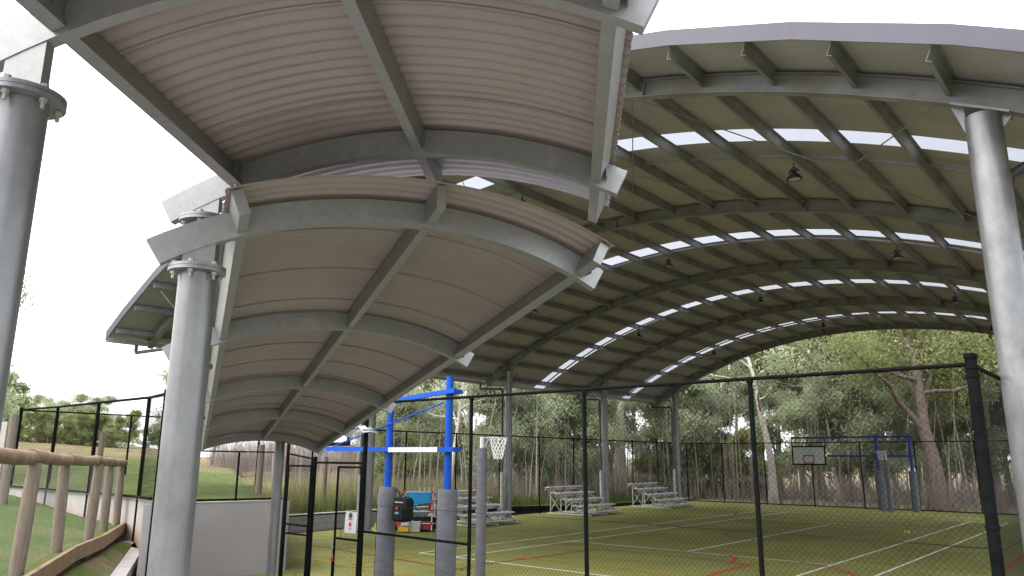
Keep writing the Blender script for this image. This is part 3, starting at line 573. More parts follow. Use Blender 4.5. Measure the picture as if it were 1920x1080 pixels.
# side fence behind the bleachers
sf = empty('chain_link_fence', (-23.5, 30, 0), 'long black chain link fence along the court side behind the aluminium bleachers', 'fence')
for x, y in ((761, 850), (855, 850), (937, 850), (1011, 850), (1075.5, 850), (1186, 850), (1232, 850)): P = on_x(x, y, -23.5); post(sf, -23.5, P[1], -.02, FH+.1, .035, cap=False)
for yy in (16.6, 14.4): post(sf, -23.5, yy, 0, FH+.1, .035, cap=False)
rail(sf, (-23.5, 14.4, FH+.1), (-23.5, 45.35, FH), .028); rail(sf, (-23.5, 14.4, .62), (-23.5, 20.5, .60), .02); rail(sf, (-23.5, 20.5, .05), (-23.5, 45.35, .05), .02)
chain(sf, (-23.48, 14.4, .04, FH+.1), (-23.48, 45.35, .04, FH), .06, .0020)
# ------------------------------------------------------------------ retaining walls
def wall_seg(parent, a, b_, th, za, zb, ba, bb, name, mt, side=1):
    a = np.array(a, float); b_ = np.array(b_, float); d = unit(b_-a); n = np.array([-d[1], d[0]])*th*side; V = []
    for P, z1, z0 in ((a, za, ba), (b_, zb, bb)): V += [(*P, z0), (*P, z1), (*(P+n), z1), (*(P+n), z0)]
    m_ = MB(); m_.add(V, [(0, 1, 2, 3), (4, 7, 6, 5), (0, 4, 5, 1), (1, 5, 6, 2), (2, 6, 7, 3), (3, 7, 4, 0)]); return m_.build(name, mt, parent)
C0, C1, C2 = np.array([-16.35, 7.68]), np.array([-25.15, 7.75]), np.array([-16.35, 10.75])
ww = empty('retaining_wall', (-17, 6.6, 1.25), 'pale concrete retaining wall stained orange along its foot beside the timber rail fence', 'wall')
for i in range(4):
    a, b_ = WB[i][:2], WB[i+1][:2]; wall_seg(ww, a, b_, .18, WT[i], WT[i+1], .3, .0, 'wall_panel', 'rust_stain_wall')
    wall_seg(ww, a+[0, -.015], b_+[0, -.015], .20, WT[i]+.03, WT[i+1]+.03, WT[i]+.002, WT[i+1]+.002, 'capping', 'concrete_pale')
wall_seg(ww, WB[4][:2]+[.0, .02], C0+[.0, .0], .15, 2.0, 1.66, -.05, -.05, 'ramp_wall', 'concrete_wall')
gw = empty('retaining_wall', (-16.3, 9.2, 0), 'smooth grey concrete retaining wall under the end of the long canopy', 'wall')
wall_seg(gw, C0+[.05, -.1], C2+[.05, 0], .2, 1.65, 1.60, -.05, -.05, 'wall_panel', 'concrete_wall'); wall_seg(gw, C0+[.065, -.1], C2+[.065, 0], .23, 1.675, 1.625, 1.652, 1.602, 'capping', 'concrete_pale')
wall_seg(gw, C2+[0, .0], (-24.6, 14.0), .2, 1.6, 1.0, -.05, -.05, 'return_wall', 'concrete_wall', -1)
bw = empty('block_wall', (-24.2, 18.5, 0), 'low grey concrete block wall at the edge of the turf below tall grass', 'wall')
proto = None
for row in range(3):
    for k in range(26):
        y = 14.6+k*.40+(.2 if row % 2 else 0)
        if proto is None:
            b = MB(); b.bx((-.1, -.197, -.093), (.1, .197, .093)); proto = b.build('block', 'block', bw, loc=None); V = proto.data.vertices
            for v in V: v.co = v.co+Vector(parent_loc(bw))
            o = proto
        else: o = proto.copy(); COL.objects.link(o)
        o.location = (rng.uniform(-.006, .006), y-18.5, .095+row*.19)
b = MB(); b.bx((-24.285, 14.4, 0), (-24.125, 25.2, .57)); b.build('mortar_core', 'concrete', bw); b = MB(); b.bx((-24.33, 14.4, .572), (-24.07, 25.2, .61)); b.build('capping', 'concrete_pale', bw)
# ------------------------------------------------------------------ fences on and before the walls
f1p = [np.array([*azd(a, D), zb, zt]) for a, D, zb, zt in ((-73.1, 26.3, 1.5, 3.94), (-71.13, 22.3, 1.42, 3.84), (-68.82, 18.3, 1.32, 3.74), (-65.84, 15.1, 1.26, 3.67), (-64.8, 11.6, .6, 3.49))]
f1 = empty('chain_link_fence', (*f1p[2][:2], 1.3), 'black chain link fence with a rising top rail behind the timber rail fence', 'fence')
for i, p in enumerate(f1p): post(f1, p[0], p[1], p[2]-.1, p[3]+(.04 if i in (0, 4) else 0), .05 if i in (0,) else .034, cap=i in (0, 4))
for p, q in zip(f1p[:-1], f1p[1:]): rail(f1, (p[0], p[1], p[3]), (q[0], q[1], q[3]), .026)
for i in range(4):
    a, b_ = f1p[i], f1p[i+1]; chain(f1, (a[0], a[1]+.02, WT[i], a[3]), (b_[0], b_[1]+.02, WT[i+1], b_[3]), .05, .0014); rail(f1, (a[0], a[1]-.06, WT[i]+.05), (b_[0], b_[1]-.06, WT[i+1]+.05), .022)
F2a, F2b = np.array([*azd(-73.1, 26.3)]), np.array([*azd(-64.9, 27.5)])
f2 = empty('chain_link_fence', (*F2b, 1.8), 'plain black chain link fence crossing the field behind the pale stained wall', 'fence')
for k in (.24, .52, .76, 1.0): P = F2a*(1-k)+F2b*k; post(f2, P[0], P[1], 1.6, 3.93-.04*k, .03, cap=False)
rail(f2, (*F2a, 3.93), (*F2b, 3.89), .022); chain(f2, (*F2a, 1.9, 3.9), (*F2b, 1.7, 3.88), .06, .0015)
f3 = empty('chain_link_fence', (-20.7, 11.5, 1.4), 'low black chain link fence on top of the smooth grey wall', 'fence')
for k in (.12, .62, 1.0): P = C0*(1-k)+C2*k; post(f3, P[0]-.08, P[1], 1.6, 2.76, .024, cap=False)
rail(f3, (C0[0]-.08, C0[1], 2.765), (C2[0]-.08, C2[1], 2.745), .016); b = MB(); b.bar((C0[0]+.02, C0[1], 1.71), (C2[0]+.02, C2[1], 1.66), .04, .045); b.build('bottom_rail', 'black_coat', f3); chain(f3, (C0[0]-.1, C0[1], 1.68, 2.76), (C2[0]-.1, C2[1], 1.62, 2.74), .05, .0015)
# ------------------------------------------------------------------ kerb
kb = empty('kerb', (*kerb[1][:2], 1.0), 'pale concrete kerb edging the grass strip above the ramp', 'kerb')
kp = [kerb[0], kerb[1], kerb[2]]; ki = [kerb_in[0], kerb_in[1], kerb_in[2]]
kp = [px_on(170, 1190, 1.2)]+[px_on(236, 1080, 1.2), px_on(271, 1023, 1.2)]; ki = [px_on(130, 1190, 1.2), px_on(206, 1080, 1.2), px_on(248, 1022, 1.2)]
for i in range(2):
    V = [(*ki[i][:2], 1.2), (*kp[i][:2], 1.2), (*kp[i+1][:2], 1.2), (*ki[i+1][:2], 1.2)]; V += [(v[0], v[1], -.05) for v in V]
    b = MB(); b.add(V, [(0, 1, 2, 3), (7, 6, 5, 4), (0, 4, 5, 1), (1, 5, 6, 2), (2, 6, 7, 3), (3, 7, 4, 0)]); b.build('kerb_stone', 'concrete_pale', kb)
q0, q1 = kp[2], px_on(330, 1006, 1.2); qi0, qi1 = ki[2]+[0, 0, 0], px_on(330, 1000, 1.2); qi0 = px_on(226, 1015, 1.2)
V = [(*qi0[:2], 1.197), (*q0[:2], 1.197), (*q1[:2], 1.197), (*qi1[:2], 1.197)]; V += [(v[0], v[1], -.05) for v in V]; b = MB(); b.add(V, [(0, 1, 2, 3), (7, 6, 5, 4), (0, 4, 5, 1), (1, 5, 6, 2), (2, 6, 7, 3), (3, 7, 4, 0)]); b.build('kerb_stone', 'concrete_pale', kb)
fb = empty('footing_block', (*px_on(258, 1006, 1.2)[:2], 1.2), 'small square concrete footing block beside a black fence post', 'block'); c = px_on(258, 1004, 1.25); b = MB(); b.box((c[0], c[1], 1.27), (.07, .07, .09)); b.build('footing', 'concrete_pale', fb)
# ------------------------------------------------------------------ timber rail fence
tf = empty('timber_fence', (*TP[2][:2], 1.4), 'round timber rail fence with log posts and wire netting on the lawn', 'fence')
RT = [2.62, 2.60, 2.565, 2.55, 2.51, 2.485]
for P, zt in zip(allp, RT):
    j = rng.uniform(-.01, .01, 2); b = MB(); zs = np.linspace(P[2]-.25, zt-.03, 7); b.tube([(P[0]+j[0]*k, P[1]+j[1]*k, z) for k, z in enumerate(zs)], .062+.004*np.sin(zs*4), 14); b.build('post', 'log_post', tf, smooth=True)
for i in range(len(allp)-1):
    a = np.array([*allp[i][:2], RT[i]+.025]); c = np.array([*allp[i+1][:2], RT[i+1]+.025]); d = c-a; k = np.linspace(-.0 if i else -.2, .995 if i < 4 else 1.05, 9); b = MB(); b.tube([a+d*q+np.array([0, 0, .008*math.sin(q*5+i)]) for q in k], .068-.004*k+.002*np.sin(k*9), 16); b.build('rail', 'log', tf, smooth=True)
for i in range(len(allp)-1): chain(tf, (*(allp[i][:2]+[.05, -.09]), allp[i][2], RT[i]-.05), (*(allp[i+1][:2]+[.05, -.09]), allp[i+1][2], RT[i+1]-.05), .05, .0009, material='grey_wire')
se = empty('sleeper_edging', (*TP[2][:2], 1.3), 'low tan timber sleeper edging along the foot of the log fence', 'edging')
sp = [p+np.array([0, .02, .03]) for p in SP]
for i in range(len(sp)-1): b = MB(); b.bar(sp[i]+(sp[i+1]-sp[i])*.004, sp[i+1]-(sp[i+1]-sp[i])*.004, .05, .17); b.build('sleeper', 'sleeper', se)

for x, y0, D, hgt, lb in ((187, 935, 30, 2.2, 'weathered grey timber field post behind the black fence above the pale wall'), (489, 935, 24, 1.55, 'weathered grey timber field post above the smooth grey wall'), (611, 950, 33, 2.0, 'weathered grey timber post in the tall grass behind the gate')):
    xy = pxaz(x, D); z0 = CZ+D*np.tan(np.arcsin(unit(ray(x, y0))[2])); fp = empty('field_post', (*xy, z0), lb, 'post'); b = MB(); b.tube([(*xy, z0-.3), (*xy, z0+hgt)], [.10, .09], 12); b.build('post_body', 'log_post', fp, smooth=True)
xy = pxaz(16, 21); z0 = 1.45; sc = empty('screen_panel', (*xy, z0), 'grey panel held by a thick timber post at the end of the lawn', 'panel'); b = MB(); b.tube([(xy[0]+.05, xy[1], z0-.2), (xy[0]-.0, xy[1], z0+2.1)], [.10, .095], 12); b.build('post', 'log_post', sc, smooth=True)
b = MB(); b.box((xy[0]-1.15, xy[1]-.55, z0+1.0), (1.1, .03, .95), (unit((1, .5, 0)), unit((-.5, 1, 0)), (0, 0, 1))); b.build('panel', 'concrete_pale', sc)

# ================================================================== GOALS
def goal(label, xl, xr, y, zt, ztop, zlow, r, mats, bx0, bx1, bz0, bz1, padr, padz, xend, near, slope=0.):
    ro = empty('goal_frame', ((xl+xr)/2, y, 0), label, 'goal')
    for x in (xl, xr):
        b = MB(); b.tube([(x, y, 0), (x, y, zt)], r, 24); po = b.build('post', mats[0], ro, smooth=True)
        b = MB(); b.disc((x, y, zt+.006), r*1.04, .014, 24); b.build('post_cap', mats[0], po, smooth=True)
        b = MB(); k = np.linspace(0, 1, 40); rr = padr*(1+.012*np.sin(k*37+x)+.008*np.sin(k*83)); rr[0] *= .96; rr[-1] *= .93; n = 36
        V = []
        for kk, r_ in zip(k, rr):
            for j in range(n): a = 2*math.pi*j/n; q = r_*(1+.012*math.sin(a*5+kk*22)); V.append((x+q*math.cos(a), y+q*math.sin(a), .02+kk*padz))
        Fc = [(i*n+j, i*n+(j+1) % n, (i+1)*n+(j+1) % n, (i+1)*n+j) for i in range(39) for j in range(n)]+[tuple(39*n+j for j in range(n))]
        b.add(V, Fc); b.build('padding', mats[1], ro, smooth=True, angle=60)
        a = -2.3; b = MB(); b.bar((x+padr*1.01*math.cos(a), y+padr*1.01*math.sin(a), .05), (x+padr*1.01*math.cos(a), y+padr*1.01*math.sin(a), padz), .012, .012); b.build('seam', 'black_fabric', ro)
    br = r*.62
    for z, xe in ((ztop, bx0-.03), (zlow, xend)):
        for dy in (-r-br*.9,):
            b = MB(); b.bar((xr+.26, y+dy, z+slope*.26*(1 if z == ztop else -.1)), (xe, y+dy, z-slope*(xr-xe)*(1 if z == ztop else -.1)), br*1.5, br*2.0); b.build('arm', mats[0], ro)
        for x in (xl, xr):
            b = MB(); b.box((x+.10, y-r*.2, z), (.16, r*1.5, br*.9)); b.build('clamp', mats[0], ro)
    if near: b = MB(); b.bar((xr-.15, y-r*1.7, zlow), (xl+.15, y-r*1.7, zlow), br*1.6, br*2.08); b.build('sleeve', 'white_paint', ro)
    b = MB(); b.tube([(xr-.05, y-.1, ztop-.2), (xend+.5, y-.1, zlow+.08)], .016, 6); b.build('brace', mats[0], ro)
    for x in (bx0+.02, (bx0+bx1)/2, bx1-.02): b = MB(); b.bar((x, y-r*1.5, bz1-.15), (x, y-r*1.5, ztop+br*.5), .05, .05); b.build('hanger', mats[0], ro)
    bd = MB(); yb = y-r*1.5-.06 if not near else y+.05; bd.bx((bx0, yb-.012, bz0), (bx1, yb+.012, bz1)); bo = bd.build('backboard', 'board', ro)
    sd_ = -.016 if not near else .016
    for (u0, u1, v0, v1) in ((bx0, bx1, bz0, bz0+.08), (bx0, bx1, bz1-.08, bz1), (bx0, bx0+.08, bz0+.081, bz1-.081), (bx1-.08, bx1, bz0+.081, bz1-.081)): b = MB(); b.bx((u0, yb-.017, v0), (u1, yb+.017, v1)); b.build('border', 'black_coat', bo)
    mx_ = (bx0+bx1)/2
    for (u0, u1, v0, v1) in ((mx_-.31, mx_+.31, bz0+.10, bz0+.16), (mx_-.31, mx_+.31, bz0+.50, bz0+.56), (mx_-.31, mx_-.25, bz0+.161, bz0+.499), (mx_+.25, mx_+.31, bz0+.161, bz0+.499)): b = MB(); b.bx((u0, yb+sd_-.003, v0), (u1, yb+sd_+.003, v1)); b.build('target_line', 'ink', bo)
    s_ = -1 if not near else 1
    b = MB(); b.ring((mx_, yb+s_*.36, bz0+.12), .23, .012, 20, 6); b.box((mx_, yb+s_*.07, bz0+.11), (.07, .07, .05)); b.build('ring', 'orange_ring', ro)
    return ro
YF = 44.75; fx0 = on_y(1487, 850, YF)[0]; fx1 = on_y(1550, 850, YF)[0]; fz1 = on_y(1518, 836, YF)[2]; fz0 = on_y(1518, 872, YF)[2]
goal('far dark blue basketball goal with side-hung backboard before the gum forest', -11.8, -10.15, YF, on_y(1705, 813, YF)[2], on_y(1600, 820, YF)[2], on_y(1600, 855, YF)[2], .085, ('blue_dark', 'pad_far'), fx0, fx1, fz0, fz1, .20, 2.05, on_y(1554, 855, YF)[0], False)
YN = 10.45; nx = on_y(652, 830, YN)[0]
goal('near bright blue goal frame with thick grey padded posts behind the chain link', -12.15, -10.43, YN, on_y(838, 708, YN)[2], on_y(838, 736, YN)[2], on_y(838, 843, YN)[2], .072, ('blue_paint', 'pad'), nx-1.8, nx, on_y(640, 836, YN)[2], on_y(640, 836, YN)[2]+1.05, .19, 2.03, on_y(606, 840, YN)[0], True, .07)
def netball(label, x, y, pr, dx, mats, zp, ztop):
    ro = empty('netball_post', (x, y, 0), label, 'netball post')
    b = MB(); b.tube([(x, y, 0), (x, y, ztop)], .045, 16); b.build('pole', 'white_paint', ro, smooth=True)
    b = MB(); k = np.linspace(0, 1, 20); b.tube([(x, y, .02+kk*zp) for kk in k], pr*(1+.02*np.sin(k*30)), 24); b.build('padding', mats, ro, smooth=True, angle=60)
    zr = ztop-.02; e = unit(np.array([*dx, 0])); c = np.array([x, y, zr])+e*(.19+.15)
    b = MB(); b.bar((x, y, zr), c-e*.19, .05, .02); b.tube([np.array([x, y, zr-.22]), c-e*.17], .009, 6); b.build('bracket', 'white_paint', ro)
    b = MB(); b.ring(c, .19, .011, 22, 6); b.build('ring', 'white_paint', ro, smooth=True)
    b = MB(); n = 12; lv = 6; R_ = lambda q: .19-.10*q**.8
    for i in range(n):
        for s_ in (1, -1):
            P = [c+np.array([R_(q/lv)*math.cos(2*math.pi*(i+s_*q*.5)/n), R_(q/lv)*math.sin(2*math.pi*(i+s_*q*.5)/n), -.44*q/lv]) for q in range(lv+1)]; b.tube(P, .006, 4, False)
    o = b.build('net', 'white_net', ro); return ro
nb = on_y(903, 900, 11.9)
netball('grey padded netball post with white ring and net behind the near fence', nb[0], 11.9, .105, (.766, .643), 'pad', 2.82, on_y(903, 819, 11.9)[2])
netball('slim dark padded netball post with net between the posts of the far goal', -11.02, 43.3, .12, (-.5, -.85), 'pad_far', 2.6, 3.1)

# ================================================================== BLEACHERS
def bleacher(y0, L, label):
    ro = empty('bleacher', (-21.9, y0+L/2, 0), label, 'bleacher', 'aluminium bleachers along the court side')
    for i in range(4):
        X = -22.95+i*.62; z = 1.28-i*.275
        b = MB(); b.bx((X-.13, y0, z-.045), (X+.13, y0+L, z)); b.build('seat_plank', 'alu', ro)
        if i < 4:
            b = MB(); b.bx((X+.22, y0, z-.30), (X+.46, y0+L, z-.262)); b.build('foot_plank', 'alu', ro)
            b = MB(); b.bx((X-.13, y0, z-.17), (X-.11, y0+L, z-.05)); b.build('riser', 'alu', ro)
    for k in range(3):
        y = y0+.25+k*(L-.5)/2
        b = MB(); b.bar((-23.1, y, .05), (-20.55, y, .05), .05, .06); b.build('runner', 'alu', ro)
        b = MB(); b.bar((-23.05, y, 1.2), (-20.7, y, .12), .04, .05); b.build('rake_beam', 'alu', ro)
        for i in range(4): X = -22.95+i*.62; z = 1.235-i*.275; b = MB(); b.bar((X, y+.03, .05), (X, y+.03, z), .04, .04, (1, 0, 0)); b.build('upright', 'alu', ro)
        b = MB(); b.tube([(-22.95, y-.03, .1), (-22.33, y-.03, .95)], .016, 6); b.tube([(-22.3, y-.03, .1), (-22.95, y-.03, .9)], .016, 6); b.build('cross_brace', 'alu', ro)
bleacher(22.0, 3.0, 'aluminium bleacher half hidden behind the grey padded posts and the equipment rack')
bleacher(29.8, 3.0, 'middle aluminium bleacher between two roof columns, facing the court')
bleacher(37.4, 3.0, 'far aluminium bleacher at the last roof column near the forest corner')

# ================================================================== EQUIPMENT ON THE COURT
tx, ty = -21.05, 19.75
tr = empty('equipment_rack', (tx, ty, 0), 'red and white tubular equipment rack with blue cloth on top', 'rack'); e = unit(np.array([.766, .643, 0])); f_ = np.array([-e[1], e[0], 0])
def tp(u, v, z): return np.array([tx, ty, 0])+e*u+f_*v+np.array([0, 0, z])
for u in (-.62, .42):
    for v in (-.2, .2): b = MB(); b.tube([tp(u, v, 0.05), tp(u, v, 1.42)], .022, 8); b.build('upright', 'white_paint', tr)
for z in (.3, .72, 1.05, 1.40):
    for v in (-.2, .2): b = MB(); b.tube([tp(-.66, v, z), tp(.5, v, z)], .02, 8); b.build('rail', 'white_paint', tr)
    for u in (-.62, .42):
        for v in (-.2, .2): b = MB(); b.disc(tp(u, v, z), .042, .09, 10); b.build('joint', 'red_paint', tr)
for k in range(4): b = MB(); b.tube([tp(-.05+.17*k, -.2, 1.41), tp(-.05+.17*k, -.2, 1.58)], .02, 8); b.build('peg', 'white_paint', tr)
b = MB(); b.box(tp(.36, -.1, .9), (.09, .1, .17), (e, f_, (0, 0, 1))); b.build('red_pocket', 'red_fabric', tr)
cl = empty('blue_cloth', tp(-.1, 0, 1.1), 'bright blue cloth draped over the red and white rack', 'cloth'); b = MB(); G = []
for u in np.linspace(-.55, .35, 16): G.append([tp(u, v, z+.02*math.sin(u*14+v*9)) for v, z in ((.24, 1.1), (.22, 1.38), (0, 1.44), (-.22, 1.38), (-.26, 1.2), (-.27, 1.0-.10*(u < -.1)))])
b.grid(G); b.build('cloth', 'blue_fabric', cl, smooth=True)
def lumpy(c, h, ax, amp, n=3, seed=0):      # rounded soft box
    r_ = np.random.default_rng(seed); m_ = MB(); k = 7; 
    for a_ in range(3):
        for sg_ in (-1, 1):
            G = []
            for u in np.linspace(-1, 1, k):
                row = []
                for v in np.linspace(-1, 1, k):
                    p = np.zeros(3); p[a_] = sg_; p[(a_+1) % 3] = u; p[(a_+2) % 3] = v*sg_
                    q = p/ (np.sum(np.abs(p)**9))**(1/9); q = q*(1+amp*math.sin(q[0]*5+seed)*math.cos(q[2]*6+seed)); row.append(np.asarray(c)+sum(np.asarray(ax[i])*q[i]*h[i] for i in range(3)))
                G.append(row)
            m_.grid(G)
    return m_
p0 = on_y(741, 933, YN-.05); p1 = on_y(771, 978, YN-.05); bpc = (p0+p1)/2
bp = empty('backpack', (bpc[0], bpc[1], p1[2]), 'black backpack with a red mark hanging beside the grey padded post', 'backpack')
lumpy(bpc, ((p1[0]-p0[0])*.41, .11, (p0[2]-p1[2])*.54), np.eye(3), .03).build('pack_body', 'black_fabric', bp, smooth=True)
lumpy(bpc+[0, -.11, -.06], ((p1[0]-p0[0])*.33, .05, (p0[2]-p1[2])*.32), np.eye(3), .02).build('front_pocket', 'black_fabric', bp, smooth=True)
b = MB(); b.disc(bpc+[0, -.165, .03], .028, .006, 12, (0, 1, 0)); b.build('red_mark', 'ink_red', bp); b = MB(); b.box(bpc+[0, -.163, -.06], (.05, .004, .02)); b.build('patch', 'teal', bp)
b = MB(); b.tube([bpc+[-.1, 0, .22], bpc+[-.16, .02, .34], bpc+[-.30, .05, .36]], .014, 6); b.tube([bpc+[.08, -.02, .24], bpc+[.0, -.02, .30], bpc+[-.08, -.02, .24]], .012, 6); b.build('strap', 'black_fabric', bp); b = MB(); b.bar(bpc+[-.12, -.115, .14], bpc+[.12, -.115, .14], .012, .02); b.build('zip', 'galv_dull', bp)
c = at_z(795, 996, 0); du = empty('duffel_bag', (c[0], c[1], 0), 'black and dark red sports bag on the turf with bats sticking out', 'bag'); lumpy(c+[0, 0, .26], (.42, .22, .26), (e, f_, (0, 0, 1)), .05, seed=3).build('bag_body', 'black_fabric', du, smooth=True); lumpy(c-f_*.17+[0, 0, .22], (.30, .08, .15), (e, f_, (0, 0, 1)), .04, seed=5).build('side_panel', 'red_fabric', du, smooth=True)
b = MB(); b.tube([c+e*.05+[0, 0, .42], c+e*.55+[0, 0, .92]], [.05, .04], 8); b.build('bat', 'white_paint', du); b = MB(); b.tube([c-e*.1+[0, 0, .45], c-e*.42+[0, 0, .95]], [.04, .03], 8); b.build('racquet_handle', 'blue_fabric', du)
c = at_z(772, 997, 0); tb = empty('plastic_tub', (c[0], c[1], 0), 'clear plastic storage tub between the rack and the sports bag', 'tub'); b = MB(); b.sweep([[c+e*(u*s_)+f_*(v*s_)+np.array([0, 0, z]) for u, v in ((-.33, -.2), (.33, -.2), (.33, .2), (-.33, .2))] for z, s_ in ((.01, .9), (.34, 1.0))]); b.build('tub', 'clear_plastic', tb); b = MB(); b.box(c+[0, 0, .36], (.35, .22, .015), (e, f_, (0, 0, 1))); b.build('lid', 'clear_plastic', tb)
c = at_z(752, 998.5, 0); lm_ = empty('line_trolley', (c[0], c[1], 0), 'small red and yellow wheeled trolley with a white wheel', 'trolley'); b = MB(); b.box(c+[0, 0, .13], (.26, .14, .08), (e, f_, (0, 0, 1))); b.build('tray', 'yellow_plastic', lm_); b = MB(); b.box(c-e*.12+[0, 0, .34], (.1, .12, .1), (e, f_, (0, 0, 1))); b.build('hopper', 'red_paint', lm_); b = MB(); b.box(c+e*.14+[0, 0, .34], (.14, .12, .09), (e, f_, (0, 0, 1))); b.build('box', 'white_paint', lm_)
b = MB(); b.ring(c-e*.27-f_*.17+[0, 0, .16], .11, .05, 18, 8, f_); b.build('tyre', 'black_fabric', lm_); b = MB(); b.disc(c-e*.27-f_*.17+[0, 0, .16], .10, .05, 16, f_); b.build('wheel', 'white_paint', lm_)
c = at_z(703, 997, 0); mk = empty('marker_pole', (c[0], c[1], 0), 'small lime yellow marker standing on the turf near the grey column', 'marker'); b = MB(); b.lathe((c[0], c[1], 0), [(.07, 0), (.065, .03), (.03, .05), (.025, .30), (.001, .31)], 10); b.build('marker', 'lime', mk)
c = at_z(1702, 1001, 0); bl = empty('leaf_scrap', (c[0], c[1], 0), 'pale curled leaf lying on the turf near the far lines', 'leaf'); b = MB(); b.grid([[(c[0]+u*.09-.03*v, c[1]+v*.05, .012+.05*u*u+.10*(v > 0)*abs(u)) for v in (-1, 0, 1)] for u in np.linspace(-1, 1, 7)]); b.build('leaf', 'ball', bl)

# ================================================================== TREES
def leaves(clumps, seed, L, wdt, droop=.6):
    """clumps: list of (centre, radius, count) -> MB of small drooping leaf faces"""
    r_ = np.random.default_rng(seed); V = []; T = []
    for c, rc, n in clumps:
        n = int(n); p = r_.normal(0, .46, (n, 3)); p *= np.array([1, 1, .72])*rc; p += c
        a = r_.normal(0, 1, (n, 3)); a[:, 2] -= droop*1.6; a /= np.linalg.norm(a, axis=1)[:, None]
        b = np.cross(a, r_.normal(0, 1, (n, 3))); b /= np.linalg.norm(b, axis=1)[:, None]+1e-9
        l = L*r_.uniform(.6, 1.3, (n, 1)); w_ = wdt*r_.uniform(.7, 1.3, (n, 1))
        V.append(np.stack([p, p+a*l*.45+b*w_, p+a*l, p+a*l*.45-b*w_], 1).reshape(-1, 3))
        tn = np.clip(r_.normal(r_.uniform(.2, .8), .16, n), 0, 1); T.append(np.repeat(tn, 4))
    V = np.concatenate(V); n = len(V)//4; m_ = MB(); q = np.arange(n*4).reshape(n, 4); m_.v = [V]; m_.f = [tuple(x) for x in q.tolist()]; m_.n = len(V); m_.tone = np.concatenate(T); return m_
def curve(p, d, L, n, wob, up, r_):
    P = [np.array(p, float)]; d = unit(d)
    for _ in range(n): d = unit(d+r_.normal(0, wob, 3)+np.array([0, 0, up])); P.append(P[-1]+d*L/n)
    return np.array(P)
def make_tree(seed, H, r0, lo, cr, nl, dens, leaf, bark, lean=.03, L=.24, wd=.042, sub=4, dead=0, fork=False):
    r_ = np.random.default_rng(seed); ro = empty('gum_tree', (0, 0, 0)); tr_ = MB(); cl = []
    tk = curve((0, 0, -.2), (r_.normal(0, lean*2), r_.normal(0, lean*2), 1), H*.86, 9, lean*2.2, .05, r_)
    rad = r0*(1-.82*np.linspace(0, 1, len(tk))**.9); rad[0] *= 1.35
    tr_.tube(tk, rad, 10)
    starts = [(tk, rad, H)]
    for i in range(nl):
        f = lo+(1-lo)*(i+.5)/nl*.98; k = f*(len(tk)-1); j = min(int(k), len(tk)-2); p = tk[j]+(tk[j+1]-tk[j])*(k-j); rr = rad[j]
        az = r_.uniform(0, 2*math.pi)+i*2.4; el = r_.uniform(.25, .95); d = (math.cos(az)*math.cos(el), math.sin(az)*math.cos(el), math.sin(el)); Lb = cr*r_.uniform(.6, 1.1)*(1.12-.45*f)
        bp_ = curve(p, d, Lb, 6, .20, .06, r_); br = np.maximum(rr*.55*(1-.8*np.linspace(0, 1, 7)), .012); tr_.tube(bp_, br, 6, False)
        for s_ in range(sub):
            kk = r_.uniform(.35, 1.0)*6; jj = min(int(kk), 5); q = bp_[jj]+(bp_[jj+1]-bp_[jj])*(kk-jj); d2 = unit(bp_[jj+1]-bp_[jj])+r_.normal(0, .65, 3)+np.array([0, 0, .15])
            sb = curve(q, d2, Lb*r_.uniform(.25, .5), 4, .22, .02, r_); tr_.tube(sb, np.maximum(br[jj]*.5*(1-.8*np.linspace(0, 1, 5)), .008), 4, False)
            if r_.random() > dead:
                R_ = cr*r_.uniform(.16, .30); cl.append((sb[-1], R_, dens*.72*R_**1.5)); 
                if r_.random() < .6: cl.append((sb[2]+r_.normal(0, .15, 3), R_*.7, dens*.4*R_**1.5))
        if r_.random() > dead: cl.append((bp_[-1], cr*.24, dens*(cr*.24)**1.5))
    if dead < .9: cl.append((tk[-1], cr*.3, dens*(cr*.3)**1.5))
    tr_.build('trunk', bark, ro, smooth=True, angle=70)
    if cl: leaves(cl, seed+99, L, wd).build('crown', leaf, ro)
    return ro
T = dict(
    tall_grey=make_tree(11, 15, .24, .42, 4.2, 13, 330, 'leaf_grey', 'bark_pale'),
    tall_olive=make_tree(12, 16, .30, .34, 4.8, 14, 330, 'leaf_olive', 'bark_grey'),
    bushy=make_tree(13, 10.5, .17, .18, 3.6, 15, 380, 'leaf_grey', 'bark_grey'),
    big_dark=make_tree(14, 16, .44, .30, 6.4, 13, 150, 'leaf_olive', 'bark_dark', lean=.06, sub=5),
    big_grey=make_tree(24, 15, .46, .42, 5.4, 10, 130, 'leaf_grey', 'bark_grey', lean=.03, sub=5),
    slim=make_tree(15, 12, .11, .5, 2.4, 9, 300, 'leaf_olive', 'bark_pale'),
    bare=make_tree(16, 13, .19, .45, 3.6, 10, 200, 'leaf_grey', 'bark_pale', dead=.62),
    round_green=make_tree(17, 9, .22, .22, 3.6, 15, 420, 'leaf_green', 'bark_grey', L=.3, wd=.06),
    low=make_tree(18, 6.0, .08, .12, 2.5, 13, 420, 'leaf_olive', 'bark_grey'),
)
LAB = dict(
    tall_grey=('tall grey-green gum tree with a smooth pale trunk', 'tall grey-green gums'), tall_olive=('tall olive gum tree with a rough grey trunk', 'tall olive gums'),
    bushy=('bushy grey-green gum tree leafy to near the ground', 'bushy grey-green gums'), big_dark=('massive dark gum', 'massive dark gums'), big_grey=('massive grey gum', 'massive grey gums'),
    slim=('slender pole-like pale gum with a small olive top', 'slender pale gums'), bare=('half-bare pale gum tree with open branches', 'half-bare gums'),
    round_green=('round dense green tree', 'round green trees'), low=('low olive sapling tree', 'low olive saplings'))
used = set(); placed = 0
ZONE = ['']
